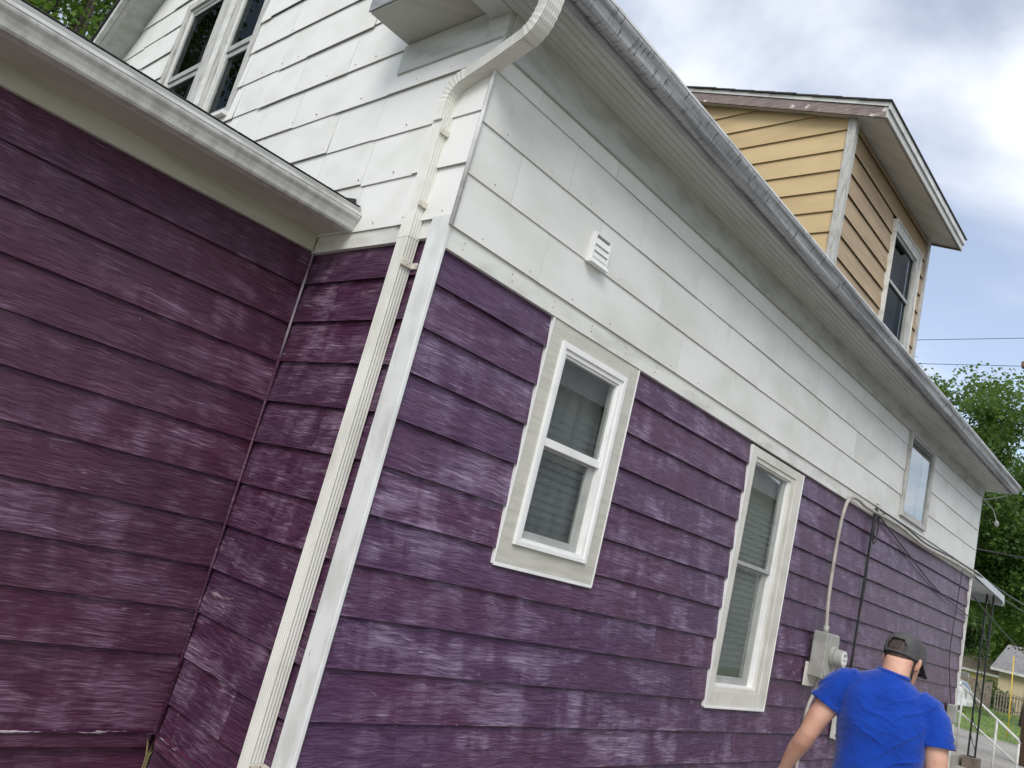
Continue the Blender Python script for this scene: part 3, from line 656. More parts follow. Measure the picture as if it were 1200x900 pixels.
cable('thin_wire','thin dark wire hanging down the wall to the small grey box',[MBs(11.6,.06,.02),MBs(11.55,.055,-.6),MBs(11.5,.055,-1.3),MBs(11.75,.055,-1.75),MBs(11.93,.06,-2.0)],.006,BLACKC,'wire')
m = MB(); m.tube([MBs(7.31,.03,.16),MBs(7.31,.09,.15),MBs(7.31,.10,.11),MBs(7.31,.06,.07)],.010,8); tag(m.build('cable_hook',METERG,None,smooth=True),'small metal hook holding cables on the white trim','hook')
ub = thing('utility_box','small grey box on the wall close to the rear corner','box',(11.95,-.04,-2.3))
MB().mbox(MBs,11.82,12.10,.037,.13,-2.30,-2.02).build('cover',METERG,ub,bevel=.01); MB().mbox(MBs,11.86,12.06,.131,.136,-2.27,-2.05).build('door',METERG,ub,bevel=.003)
ub = thing('utility_box','white upright box on the wall below the hanging black cables','box',(7.10,-.04,-2.55))
MB().mbox(MBs,6.98,7.20,.037,.13,-2.56,-2.24).build('cover',RAIL,ub,bevel=.01); MB().mbox(MBs,7.0,7.18,.131,.136,-2.53,-2.27).build('door',RAIL,ub,bevel=.003)
sp = thing('dryer_hood','white plastic hood low on the purple wall','vent hood',(4.84,-.05,-2.9))
MB().rings([[MBs(4.84+r*math.cos(t),o,-2.91+r*math.sin(t)) for t in [6.2832*k/20 for k in range(20)]] for o,r in ((.036,.075),(.10,.075),(.14,.060),(.155,.03))]).build('hood',VINYL,sp,smooth=True)

# ---- nail heads on shingles, panels and trim
NAIL = plain('nail_heads', srgb(120,112,100), srgb(136,92,62), (40,40,1), .5,.6, .6)
def nails(M, pts, nm, parent):
    m = MB()
    for u, z, o in pts: m.add(*(lambda q: (q.v, q.f))(disc(M,u,z,o-.004,o+.0012,random.uniform(.0035,.0055),6)))
    return tag(m.build(nm, NAIL, parent), None, kind='stuff')
rn = random.Random(3)
nails(MBs, [(x+rn.uniform(-.03,.03), z+.035+rn.uniform(-.008,.008), .0500) for z in rowz[:3] for x in [.2+.43*i for i in range(26)] if rn.random() < .7 and not (8.1 < x < 9.4)], 'nail', us)
nails(MBs, [(x+rn.uniform(-.01,.01), z, .036) for x in [.10+.42*i for i in range(28)] for z in (.045,.085) if not (8.1 < x < 9.4)], 'nail', us)
nails(MF, [(y+rn.uniform(-.04,.04), .183+.3425*k+.04, .054) for k in range(7) for y in [.08+.3*i for i in range(11)] if rn.random() < .6 and not (3.4 < y and k > 3)], 'nail', uf)
# ================================================================== setting
def structure(m, name, mat): return tag(m.build(name, mat), None, kind='structure')
gm = MB(); gn = 40; S = 700
for i in range(gn+1):
    for j in range(gn+1): gm.v.append((-S/2+S*i/gn, -S/2+S*j/gn, GZ))
for i in range(gn):
    for j in range(gn): a = i*(gn+1)+j; gm.f.append((a,a+gn+1,a+gn+2,a+1))
structure(gm,'ground',GRASS)
dv = structure(MB().box(13.0,28.5,-6.5,9,GZ-.05,GZ+.004),'driveway',DRIVE)
YARD_BOUNCE = plain('side_yard_bounce_grey',srgb(158,152,146),srgb(136,130,122),(1.1,1.1,1.1),.4,.62,.95,((30,30,30),.01),coord='Object')  # unseen ground, grey invented to bounce neutral light onto walls and soffits
structure(MB().box(-22,12.99,-9,9,GZ-.05,GZ+.004),'side_yard',YARD_BOUNCE)
# lawn blades beyond the driveway
gb = MB(); rg = random.Random(5)
for i in range(14000):
    x = rg.uniform(28.6,62); y = rg.uniform(-1,14)*(.4+x/90); h = rg.uniform(.05,.13); a = rg.uniform(0,6.28); d = .02
    c, s = math.cos(a)*d, math.sin(a)*d; b = len(gb.v)
    gb.v += [(x-c,y-s,GZ),(x+c,y+s,GZ),(x+rg.uniform(-.04,.04),y+rg.uniform(-.04,.04),GZ+h)]; gb.f.append((b,b+1,b+2))
tag(gb.build('grass',BLADE,calc=False),None,kind='stuff')
# ---- trees
def tree(label, base, top, crown_c, rad, leaf, mat, nclump, nleaf, seed, group=None, name='tree', trunk_r=.25, clump=1.0):
    rg = random.Random(seed); t = thing(name, label, 'tree', base, group)
    base = Vector(base); cc_ = Vector(crown_c); tr = MB()
    fork = base.lerp(cc_, .55); fork.z = min(fork.z, cc_.z-.2*rad[2]); trp = [base, base.lerp(fork,.5)+Vector((rg.uniform(-.2,.2),rg.uniform(-.2,.2),0)), fork]
    tr.tube([base-Vector((0,0,.1))]+trp[1:], [trunk_r*1.25,trunk_r,trunk_r*.8], 10)
    cl = []
    for i in range(nclump):
        while True:
            p = Vector((rg.uniform(-1,1),rg.uniform(-1,1),rg.uniform(-1,1)))
            if .25 < p.length < 1: break
        p *= (.72+.38*noise.noise(p*2.3+Vector((seed,0,0)))+.1)/max(p.length,.6)*p.length**.4
        cl.append(cc_+Vector((p.x*rad[0],p.y*rad[1],p.z*rad[2])))
    for i in range(0,nclump,3):
        e = cl[i]; mid = fork.lerp(e,.5)+Vector((rg.uniform(-.3,.3),rg.uniform(-.3,.3),rg.uniform(.0,.5)))
        tr.tube([fork-Vector((0,0,.2)),fork.lerp(mid,.5)+Vector((0,0,.15)),mid,e], [trunk_r*.38,trunk_r*.28,trunk_r*.17,trunk_r*.05], 6)
    tr.build('trunk',BARK,t,smooth=True,calc=False)
    lv = []; lf = []
    for c in cl:
        cs = clump*rg.uniform(.55,1.15)
        for k in range(nleaf):
            d = Vector((rg.gauss(0,1),rg.gauss(0,1),rg.gauss(0,.7)))
            if d.length > 1.7: d *= rg.uniform(.5,1.6)/d.length
            d *= cs*.52
            p = c+d; s = leaf*rg.uniform(.6,1.25)
            n = Vector((rg.uniform(-1,1),rg.uniform(-1,1),rg.uniform(.1,1.3))).normalized()
            a = n.cross(Vector((rg.uniform(-1,1),rg.uniform(-1,1),rg.uniform(-1,1)))).normalized(); b = n.cross(a)
            i0 = len(lv)
            lv += [p-a*s*.6, p-a*s*.05+b*s*.40, p+a*s*.6-n*s*.12, p-a*s*.05-b*s*.40]; lf.append((i0,i0+1,i0+2,i0+3))
    m = MB(); m.v = [tuple(v) for v in lv]; m.f = lf
    m.build('crown',mat,t,calc=False); return t
tree('tall leafy tree rising behind the rear eave of the purple house',(42.0,8.6,GZ),0,(42.4,8.6,7.4),(7.4,7.4,6.9),.20,LEAF1,150,430,3,trunk_r=.42,clump=1.75)
tree('bright green leafy tree beyond the porch canopy and wires',(44.5,4.0,GZ),0,(44.5,4.0,4.3),(4.0,3.6,3.6),.17,LEAF3,110,330,4,trunk_r=.28,clump=1.5)
tree('dark green tree low behind the iron porch post',(58.8,10.7,GZ),0,(58.8,10.6,1.7),(2.0,1.8,2.1),.2,LEAF2,50,160,6,trunk_r=.2,clump=1.1)
tree('broad dark tree standing behind the far yellow house',(88,15.5,GZ),0,(88,15.5,5.5),(6,9,7.5),.40,LEAF2,110,190,8,trunk_r=.5,clump=2.8)
tree('light green tree behind the beige house with grey roof',(78,9.0,GZ),0,(78,8.6,4.6),(6,6,5.8),.34,LEAF3,110,190,9,trunk_r=.4,clump=2.4)
tree('tree with thin branches behind the wing roof beside the white gable',(2.0,17.5,GZ),0,(-.2,16.6,8.4),(5.0,4.0,4.4),.13,LEAF3,130,230,12,trunk_r=.32,clump=1.25)
tree('tree across the driveway mirrored in the tall side window',(30,-21,GZ),0,(30,-21,8.5),(6.5,5,6),.25,LEAF1,70,110,14,trunk_r=.3,clump=1.6)
def shrub(label, c, r, mat, seed):
    t = thing('shrub', label, 'shrub', (c[0],c[1],GZ)); rg = random.Random(seed); lv = []; lf = []; tr = MB()
    for k in range(6):
        e = Vector((c[0]+rg.uniform(-r,r)*.7,c[1]+rg.uniform(-r,r)*.7,GZ+r*rg.uniform(.8,1.4))); tr.tube([(c[0],c[1],GZ-.03),Vector((c[0],c[1],GZ)).lerp(e,.5),e],[.04,.03,.012],6)
    tr.build('stem',BARK,t)
    for k in range(2600):
        while True:
            p = Vector((rg.uniform(-1,1),rg.uniform(-1,1),rg.uniform(0,1)))
            if p.length < 1: break
        p = Vector((c[0],c[1],GZ+.05))+Vector((p.x*r,p.y*r,p.z*r*1.6))*(.8+.35*noise.noise(p*3)); s = rg.uniform(.08,.2)
        a = Vector((rg.uniform(-1,1),rg.uniform(-1,1),rg.uniform(-1,1))).normalized(); b = a.orthogonal().normalized(); i0 = len(lv)
        lv += [p-a*s*.6,p+b*s*.35,p+a*s*.6,p-b*s*.35]; lf.append((i0,i0+1,i0+2,i0+3))
    m = MB(); m.v = [tuple(v) for v in lv]; m.f = lf; m.build('foliage',mat,t,calc=False)
shrub('light green shrub growing in front of the far yellow house',(66.5,9.9,GZ),1.3,LEAF3,21)
shrub('green shrub beside the grey picket railing of the beige house',(60.2,8.0,GZ),.9,LEAF1,22)
# ---- far houses
BEIGE = plain('beige_siding',srgb(206,192,158),srgb(192,178,146),(2,2,1),.4,.7,.7); PALEY = plain('pale_yellow_siding',srgb(214,198,140),srgb(200,184,128),(2,2,1),.4,.7,.7)
GREYROOF = plain('grey_roof',srgb(136,134,134),srgb(112,110,110),(4,4,4),.4,.7,.9,coord='Object'); BROWNROOF = plain('brown_roof',srgb(150,134,112),srgb(124,110,92),(4,4,4),.4,.7,.9,coord='Object')
WOODF = plain('fence_wood',srgb(150,138,124),srgb(118,106,94),(6,6,6),.4,.7,.9,coord='Object')
def far_house(label, x0,x1,y0,y1,ez,rz,wall,roof,wins):
    t = thing('house', label, 'house', ((x0+x1)/2,(y0+y1)/2,GZ)); ym = (x0+x1)/2
    MB().box(x0,x1,y0,y1,GZ,ez).build('wall',wall,t)
    r = MB(); e = .45
    r.prism([(x0-e,y0-e,ez-.12),(x1+e,y0-e,ez-.12),(x1+e,y0-e,ez+.02),(ym,y0-e,rz),(x0-e,y0-e,ez+.02)],[(x0-e,y1+e,ez-.12),(x1+e,y1+e,ez-.12),(x1+e,y1+e,ez+.02),(ym,y1+e,rz),(x0-e,y1+e,ez+.02)])
    r.build('roof',roof,t)
    MB().box(x0-e-.02,x0-e,y0-e,y1+e,ez-.14,ez+.03).build('fascia',TRIM,t)
    for a,b,c,d in wins:
        f = MB().box(x0-.05,x0-.002,a,b,c,d).build('window',VINYL,t); MB().box(x0-.056,x0-.051,a+.08,b-.08,c+.08,d-.08).build('pane',GLASS,f); MB().box(x0-.0505,x0-.0502,a+.08,b-.08,c+.08,d-.08).build('dark_room',DARK,f)
    return t
far_house('beige single-storey house with grey roof beyond the lawn',62,71,-2.2,8.55,-.62,1.3,BEIGE,GREYROOF,[(6.0,7.0,-2.1,-1.0),(2,3.4,-2.1,-1.0)])
far_house('pale yellow house with low brown roof far behind the lawn',76,86,10.4,22,-1.0,.25,PALEY,BROWNROOF,[(13.2,14.2,-2.2,-1.3),(16,17.4,-2.2,-1.2)])
# ---- plank fence and picket railing
fe = thing('fence','weathered grey plank fence between the lawn and the far houses','fence',(58,8.9,GZ))
y = 8.1
while y < 12.5:
    MB().box(57.98,58.0,y,y+.135,GZ,GZ+1.65+random.uniform(-.03,.03)).build('board',WOODF,fe); y += .15
for z in (.4,1.3): MB().box(58.001,58.05,8.1,12.5,GZ+z,GZ+z+.09).build('rail',WOODF,fe)
dk = thing('picket_railing','grey wooden picket railing in front of the beige house','railing',(57,6,GZ))
y = 3.0
while y < 7.75:
    MB().box(56.97,57.0,y,y+.07,GZ+.0,GZ+1.27).build('picket',WOODF,dk); y += .155
for z in (.25,1.05): MB().box(57.001,57.04,3.0,7.75,GZ+z,GZ+z+.09).build('rail',WOODF,dk)
# ---- parked car
CARW = plain('white_car_paint',srgb(222,224,226),srgb(214,216,218),(2,2,2),.4,.7,.25,coord='Object'); RUB = plain('tyre',srgb(30,30,31),srgb(40,40,40),(9,9,9),.4,.7,.85); CARG = plain('car_glass',srgb(34,40,44),srgb(28,32,36),(2,2,2),.4,.7,.08); RED = None
car = thing('parked_car','white hatchback parked beyond the driveway behind the porch railing','car',(42,7.6,GZ))
cx, cy0 = 42.0, 5.95
def carp(p): return Vector((cx+p[0], cy0+p[1], GZ+p[2]))
prof_ = [(0.05,.30),(.0,.55),(.06,.95),(.30,1.38),(.55,1.46),(1.9,1.48),(2.35,1.40),(3.05,1.02),(4.0,.86),(4.25,.70),(4.28,.35),(3.9,.24),(.4,.24)]
rs = []
for xx, ins in ((-.86,.10),(-.84,.0),(-.60,.0),(0,-.01),(.60,.0),(.84,.0),(.86,.10)):
    rs.append([carp((xx*(1-.16*max(0,(z-.9))/.6), yv+(ins if yv < 2 else -ins)*1, z-ins*.4 if z > .8 else z+ins*.3)) for yv,z in prof_])
MB().rings(rs).build('body',CARW,car,smooth=False,bevel=.03)
for sx in (-1,1):
    k = .872
    q = lambda y,z: carp((sx*(k-.16*k*max(0,z-.9)/.6+.006),y,z))
    for a in ([(0.40,1.0),(1.35,1.0),(1.35,1.38),(.55,1.36)],[(1.42,1.0),(2.75,1.0),(2.25,1.33),(1.42,1.38)]):
        m = MB(); m.prism([q(*p) for p in a],[q(*p)-Vector((sx*.02,0,0)) for p in a]); m.build('window',CARG,car)
    for yy in (.75,3.45):
        wl = MB().rings([[carp((sx*o_,yy+r_*math.cos(t),.32+r_*math.sin(t))) for t in [6.2832*i/24 for i in range(24)]] for o_,r_ in ((.66,.30),(.68,.32),(.86,.32),(.885,.29),(.885,.2))]).build('wheel',RUB,car)
        MB().rings([[carp((sx*o_,yy+r_*math.cos(t),.32+r_*math.sin(t))) for t in [6.2832*i/24 for i in range(24)]] for o_,r_ in ((.87,.2),(.889,.19),(.88,.05))]).build('rim',METERG,wl)
    m = MB(); m.box(cx+sx*.60,cx+sx*.82,cy0-.02,cy0+.05,GZ+.72,GZ+1.0); m.build('headlight',METERG,car,bevel=.01)
m = MB(); m.hexa([carp((-.62,.062,.98)),carp((.62,.062,.98)),carp((.62,.10,.98)),carp((-.62,.10,.98)),carp((-.55,.27,1.36)),carp((.55,.27,1.36)),carp((.55,.31,1.36)),carp((-.55,.31,1.36))]); m.build('windscreen',CARG,car)
m = MB(); m.box(cx-.8,cx+.8,cy0-.06,cy0+.05,GZ+.33,GZ+.55); m.build('bumper',CARW,car,bevel=.02)
# ---- rear stoop, canopy, handrail
st = thing('stoop','low concrete stoop with steps at the rear of the purple house','stoop',(13.5,1.6,GZ))
MB().box(12.40,14.75,.25,3.4,GZ,-2.90).build('landing',CONC,st,bevel=.01)
for i in range(1): MB().box(13.3,14.75,-.06,.249,GZ,-3.075).build('step',CONC,st,bevel=.01)
MB().box(14.3,14.7,-.02,.20,GZ+.001,-2.885).build('post_block',plain('brown_block',srgb(122,110,100),srgb(96,86,78),(5,5,5),.4,.7,.9),st,bevel=.008)
AWN = plain('canopy_metal',srgb(190,194,196),srgb(168,172,174),(2,2,2),.4,.7,.4)
cn = thing('porch_canopy','grey sheet-metal porch canopy held by a black iron post behind the house','canopy',(13.5,1.6,-2.88))
n = 9
for i in range(n):
    a = -.06+3.5*i/n; b = -.06+3.5*(i+1)/n-.012
    MB().hexa([(12.385,a,.10),(14.78,a,-.02),(14.78,b,-.02),(12.385,b,.10),(12.385,a,.145),(14.78,a,.025),(14.78,b,.025),(12.385,b,.145)]).build('metal_panel',AWN,cn,bevel=.006)
m = MB(); m.prism([(12.385,-.072,.15),(14.78,-.072,.03),(14.86,-.072,-.14),(14.62,-.072,-.075),(12.385,-.072,.05)],[(12.385,-.061,.15),(14.78,-.061,.03),(14.86,-.061,-.14),(14.62,-.061,-.075),(12.385,-.061,.05)]); m.build('side_flashing',AWN,cn)
MB().box(14.781,14.80,-.06,3.44,-.16,.03).build('front_flashing',AWN,cn)
for dx_ in (-.055,.055): MB().box(14.487,14.513,.10+dx_-.014,.10+dx_+.014,-2.884,-.022).build('upright',IRON,cn)
m = MB()
for i in range(9):
    z = -2.75+i*.31; m.tube([(14.5,.05,z),(14.5,.09,z+.07),(14.5,.13,z+.16),(14.5,.15,z+.25)],.008,6); 
m.build('scrollwork',IRON,cn)
MB().box(14.43,14.57,.06,.14,-2.8845,-2.870).build('foot_plate',IRON,cn)
hr = thing('handrail','white painted pipe handrail sloping down the porch steps','handrail',(14.65,0,-2.9))
m = MB(); m.tube([(14.65,1.2,-1.75),(14.65,.42,-1.73),(14.65,.34,-1.78),(14.65,-.54,-2.38),(14.65,-.57,-2.44)],.022,10); m.build('top_rail',RAIL,hr,smooth=True)
m = MB(); m.tube([(14.65,1.2,-2.22),(14.65,.40,-2.20),(14.65,-.555,-2.78)],.018,10); m.build('mid_rail',RAIL,hr,smooth=True)
for y, z0, z1 in ((.38,-2.90,-1.77),(-.20,GZ,-2.15),(-.56,GZ,-2.42),(1.2,-2.90,-1.75)):
    m = MB(); m.tube([(14.65,y,z0),(14.65,y,z1)],.019,10); m.build('post',RAIL,hr,smooth=True)
# ---- pole, guy wire, overhead wires
POLE = plain('pole_wood',srgb(112,88,70),srgb(84,66,54),(3,3,1),.4,.7,.9,((30,30,3),.01),coord='Object')
pl = thing('utility_pole','brown wooden utility pole at the edge of the driveway','utility pole',(21.0,.30,GZ))
m = MB(); m.tube([(21.0,.30,GZ-.1),(21.0,.30,1),(21.0,.30,7.5)],[.16,.14,.12],14); m.build('shaft',POLE,pl,smooth=True)
MB().box(20.9,21.1,-.7,1.3,6.7,6.85).build('crossarm',POLE,pl)
YEL = plain('yellow_sleeve',srgb(224,190,60),srgb(206,172,50),(3,3,3),.4,.7,.5)
tag(MB().tube([(30,2.24,GZ),(30,2.26,-2.0),(30,2.30,-.55)],.016,8).build('guy_wire',YEL,None,smooth=True),'yellow sleeve of a slanting guy wire over the lawn','guy wire')
def wire(label, a, b, r, sag, name='overhead_wire'):
    a, b = Vector(a), Vector(b); p = [a.lerp(b,t/16)-Vector((0,0,sag*4*(t/16)*(1-t/16))) for t in range(17)]
    return tag(MB().tube(p,r,6).build(name,BLACKC,None,smooth=True),label,'wire')
wire('higher of two thin wires crossing the sky behind the dormer',(16.5,15.9,5.6),(33.4,-3.4,12.5),.011,.05)
wire('lower of two thin wires crossing the sky above the rear trees',(17.5,15.0,5.7),(33.1,-2.6,10.97),.011,.05)
wire('thick black wire passing behind the rear corner of the house',(18.3,3.65,1.44),(21.0,.30,1.60),.022,.02)
wire('service wire running from the rear corner to the utility pole',(12.38,-.08,.10),(21.0,.22,.30),.016,.04)
wire('second service wire below it, from the rear corner to the utility pole',(12.38,-.08,.02),(21.0,.24,.16),.012,.06)
wire('slack wire hanging lower from the rear corner over the canopy',(12.38,-.08,-.28),(21.0,.26,-.9),.010,.05)
# ---- string light under the rear eave
sl_ = thing('eave_light','small hanging bulb on a bracket under the rear eave corner','light fitting',(12.55,-.2,1.3))
m = MB(); m.tube([(12.40,-.03,1.33),(12.46,-.22,1.40),(12.5,-.38,1.48)],.012,6); m.build('bracket',LIP,sl_)
m = MB(); m.tube([(12.42,-.06,1.34),(12.47,-.20,1.20),(12.50,-.26,1.02)],.007,6); m.build('cord',LIP,sl_)
m = MB(); m.tube([(12.50,-.26,1.03),(12.50,-.265,1.0),(12.50,-.27,.95),(12.50,-.272,.92)],[.012,.032,.034,.010],10); m.build('bulb',METERG,sl_,smooth=True)
# ---- neighbouring house across the driveway (seen in the window reflections)
nb = thing('house','grey lap-sided house across the driveway mirrored in the small side window','house',(8,-11,GZ))
MN = lambda u,o,z: (u,-9.2+o,z)
GREYS = plain('pale_grey_siding',srgb(176,178,178),srgb(160,162,162),(2,2,1),.4,.7,.7)
nw = sheet(MN, 1.5,29,GZ,2.7,[],-.2,0).build('wall',GREYS,nb)
z = GZ
while z < 2.6: plank(MN,1.5,29,z,z+.2,GREYS,nw,ob=.05); z += .2
m = MB(); m.prism([(1,-8.7,2.65),(1,-12.5,5.0),(1,-16.3,2.65)],[(29.5,-8.7,2.65),(29.5,-12.5,5.0),(29.5,-16.3,2.65)]); m.build('roof',GREYROOF,nb)
MB().box(1.6,28.8,-16,-15.9,GZ,2.6).build('rear_wall',GREYS,nb); MB().box(28.89,29,-15.9,-9.41,GZ,2.6).build('end_wall',GREYS,nb); MB().box(1.5,1.6,-15.9,-9.41,GZ,2.6).build('end_wall',GREYS,nb)

# small weed in the inner corner
wdg = MB(); DRYW = plain('dry_weed',srgb(150,140,96),srgb(128,120,82),(9,9,9),.4,.7,.8)
for i in range(4):
    a = i*1.5; x0, y0 = -.07+.01*math.cos(a), W-.075+.01*math.sin(a); h = .06+.02*(i%3); q = .012
    wdg.add([(x0-.004,y0,-3.13),(x0+.004,y0,-3.13),(x0+q*math.cos(a)+.003,y0-abs(q*math.sin(a)),-3.13+h*.6),(x0+2.4*q*math.cos(a),y0-abs(2*q*math.sin(a)),-3.13+h)],[(0,1,2),(0,2,3)])
    wdg.tube([(x0,y0,GZ),(x0,y0,-3.12)],.002,4)
tag(wdg.build('weed',DRYW,None,calc=False),'tiny dry weed sprouting at the inner corner of the purple walls','weed')
# ================================================================== person
def shirt_mat(name, a, b):
    m, n, bs = base_mat(name); t = N(n,'ShaderNodeTexCoord'); v = t.outputs['Object']
    col = mixc(n, ramp(n, noi(n, v, (6,6,6), 4), .35, .7), a, b)
    n.links.new(col, bs.inputs['Base Color']); bs.inputs['Roughness'].default_value = .9; bs.inputs['Specular IOR Level'].default_value = .15
    bs.inputs['Sheen Weight'].default_value = .25; bs.inputs['Sheen Roughness'].default_value = .5
    f = mth(n,'ADD', mth(n,'MULTIPLY', noi(n, v, (9,5,17), 4, .6, 1.4), 1.0), mth(n,'MULTIPLY', noi(n, v, (30,18,50), 3, .6, .8), .22))
    f = mth(n,'ADD', f, mth(n,'MULTIPLY', noi(n, v, (420,420,420), 2), .03))
    bump(n, bs, f, .017, .7)
    return m
SKIN = plain('skin',srgb(206,160,138),srgb(192,140,118),(9,9,9),.4,.7,.5,((140,140,140),.0006),c3=srgb(178,112,96),s3=(16,16,16),lo3=.62,hi3=.9,coord='Object')
SHIRT = shirt_mat('blue_cotton',srgb(16,62,160),srgb(12,52,138))
CAPM = plain('charcoal_cap',srgb(86,85,86),srgb(72,71,73),(12,12,12),.4,.7,.9,((420,420,420),.0006),coord='Object',spec=.2)
HAIR = plain('dark_hair',srgb(74,60,54),srgb(50,40,36),(90,90,20),.4,.6,.7,((200,200,60),.002),coord='Object')
DENIM = plain('denim',srgb(62,74,98),srgb(48,58,80),(9,9,9),.4,.7,.9,coord='Object'); SHOE = plain('shoe',srgb(60,56,54),srgb(44,42,40),(9,9,9),.4,.7,.7,coord='Object')
man = thing('person','person in a blue T-shirt and charcoal cap seen from behind, arms lowered','person',(1.49,-2.14,GZ))
man.rotation_euler = (0,0,R_(13-90))
def local(m, name, mat, remesh=0, smooth_it=6, fn=None, sub=0, parent=man, solid=0):
    me = bpy.data.meshes.new(name); me.from_pydata(m.v,[],m.f)
    bm = bmesh.new(); bm.from_mesh(me); bmesh.ops.recalc_face_normals(bm,faces=bm.faces); bm.to_mesh(me); bm.free()
    o = bpy.data.objects.new(name,me); COL.objects.link(o)
    if remesh:
        r = o.modifiers.new('r','REMESH'); r.mode = 'VOXEL'; r.voxel_size = remesh
        if smooth_it: s = o.modifiers.new('s','SMOOTH'); s.iterations = smooth_it; s.factor = .5
    if sub: s = o.modifiers.new('u','SUBSURF'); s.levels = sub; s.render_levels = sub
    if solid: s = o.modifiers.new('t','SOLIDIFY'); s.thickness = solid; s.offset = 1
    if remesh or sub or solid:
        dg = bpy.context.evaluated_depsgraph_get(); me2 = bpy.data.meshes.new_from_object(o.evaluated_get(dg)); o.modifiers.clear(); o.data = me2; me = me2
    if fn:
        me.update()
        nr = [v.normal.copy() for v in me.vertices]
        for v in me.vertices: v.co += nr[v.index]*fn(v.co)
    me.materials.clear(); me.materials.append(mat); me.polygons.foreach_set('use_smooth',[True]*len(me.polygons)); me.update()
    o.parent = parent; return o
def hring(cx,cy,z,rx,ry,n=28,p=2.3,tilt=0):
    out = []
    for k in range(n):
        t = 6.28318*k/n; c, s = math.cos(t), math.sin(t)
        x = cx+rx*math.copysign(abs(c)**(2/p),c); out.append((x,cy+ry*math.copysign(abs(s)**(2/p),s),z+tilt*(x-cx)))
    return out
# head, built round its own centre then turned
HC = Vector((.028,.075,1.598)); HR = Matrix.Rotation(R_(-24),3,'Z') @ Matrix.Rotation(R_(-16),3,'X')
def hd_(p): return tuple(HC + HR @ (Vector(p)*.94))
HS = [(0,.026,.078,.040),(.018,.046,.090,.0),(.05,.060,.093,-.050),(.08,.066,.095,-.076),(.11,.071,.093,-.090),(.14,.076,.094,-.098),(.17,.077,.093,-.099),(.20,.070,.078,-.088),(.223,.048,.048,-.060),(.236,.014,.012,-.022)]
b = MB()
rs = []
for z,wd_,yf,yb_ in HS:
    r = hring(0,(yf+yb_)/2,z,wd_,(yf-yb_)/2,24,2.15); rs.append([hd_(q) for q in r])
b.rings(rs)
b.tube([hd_((0,.090,.135)),hd_((0,.104,.112)),hd_((0,.114,.092)),hd_((0,.098,.080))],[.008,.011,.014,.008],10)      # nose
for s in (-1,1):
    b.tube([hd_((s*.072,-.012,.085)),hd_((s*.083,-.014,.095)),hd_((s*.090,-.020,.118)),hd_((s*.090,-.024,.138)),hd_((s*.080,-.014,.146)),hd_((s*.076,.0,.130))],[.008,.010,.010,.010,.008,.006],8)  # ears
b.tube([hd_((-.024,.094,.052)),hd_((0,.100,.054)),hd_((.024,.094,.052))],[.006,.009,.006],8)  # lips
# neck and torso core
b.rings([hring(0,.0,1.46,.13,.085),hring(.008,.008,1.56,.085,.07),hring(.012,.012,1.60,.064,.064),hring(.02,.028,1.66,.060,.064),hring(.028,.045,1.72,.058,.062)])
b.rings([hring(-.005,.01,.88,.155,.11),hring(0,.01,1.0,.15,.11),hring(0,.01,1.3,.15,.10),hring(0,.01,1.50,.15,.09)])
def limb(pts, rad): b.tube([Vector(p) for p in pts], rad, 16)
limb([(-.165,.01,1.545),(-.225,-.01,1.455),(-.272,-.025,1.36),(-.300,-.03,1.285),(-.318,-.015,1.245),(-.348,.02,1.19),(-.378,.06,1.125),(-.392,.085,1.085)],[.060,.056,.050,.043,.043,.040,.031,.027])
limb([(.165,.01,1.515),(.205,-.01,1.43),(.222,-.02,1.34),(.228,-.02,1.265),(.228,.02,1.225),(.220,.11,1.185),(.210,.20,1.155),(.206,.24,1.145)],[.060,.055,.050,.043,.043,.040,.031,.027])
def hand(wrist, d, side, nrm, sgn):
    """wrist point, finger direction, thumb side, palm normal"""
    wrist, d, side, nrm = Vector(wrist), Vector(d).normalized(), Vector(side).normalized(), Vector(nrm).normalized()
    P = lambda a,c,e: wrist+d*a+side*c+nrm*e
    rs = []
    for a,hw_,ht in ((-.01,.026,.020),(.02,.034,.019),(.055,.042,.017),(.088,.042,.014),(.098,.036,.010)):
        rs.append([P(a,hw_*math.cos(t),ht*math.sin(t)) for t in [6.2832*k/14 for k in range(14)]])
    b.rings(rs)
    for c,l in ((.031,.070),(.0105,.078),(-.0105,.072),(-.031,.056)):
        b.tube([P(.085,c,0),P(.098+l*.30,c*1.08,.006),P(.098+l*.64,c*1.1,.020),P(.096+l*.86,c*1.08,.038),P(.094+l*.95,c*1.06,.046)],[.0098,.0092,.0085,.0076,.0055],8)
    b.tube([P(.018,.026,.006),P(.045,.048,.016),P(.070,.060,.026),P(.094,.062,.034),P(.102,.061,.037)],[.014,.013,.011,.0095,.006],8)
hand((-.392,.085,1.085),(-.20,.32,-.80),(.80,.50,.0),(.35,.35,.15),1)
hand((.206,.24,1.145),(-.02,.95,-.25),(-.9,.0,.4),(-.3,-.1,-.9),-1)
for s in (-1,1): b.tube([(s*.085,.01,.95),(s*.09,.015,.72),(s*.093,.03,.50),(s*.095,.0,.30),(s*.098,-.02,.09)],[.095,.080,.058,.055,.040],16)
for s in (-1,1): b.tube([(s*.098,-.05,.045),(s*.100,.02,.05),(s*.108,.12,.035),(s*.112,.18,.028)],[.036,.04,.036,.022],10)
local(b,'body',SKIN,remesh=.0068,smooth_it=3)
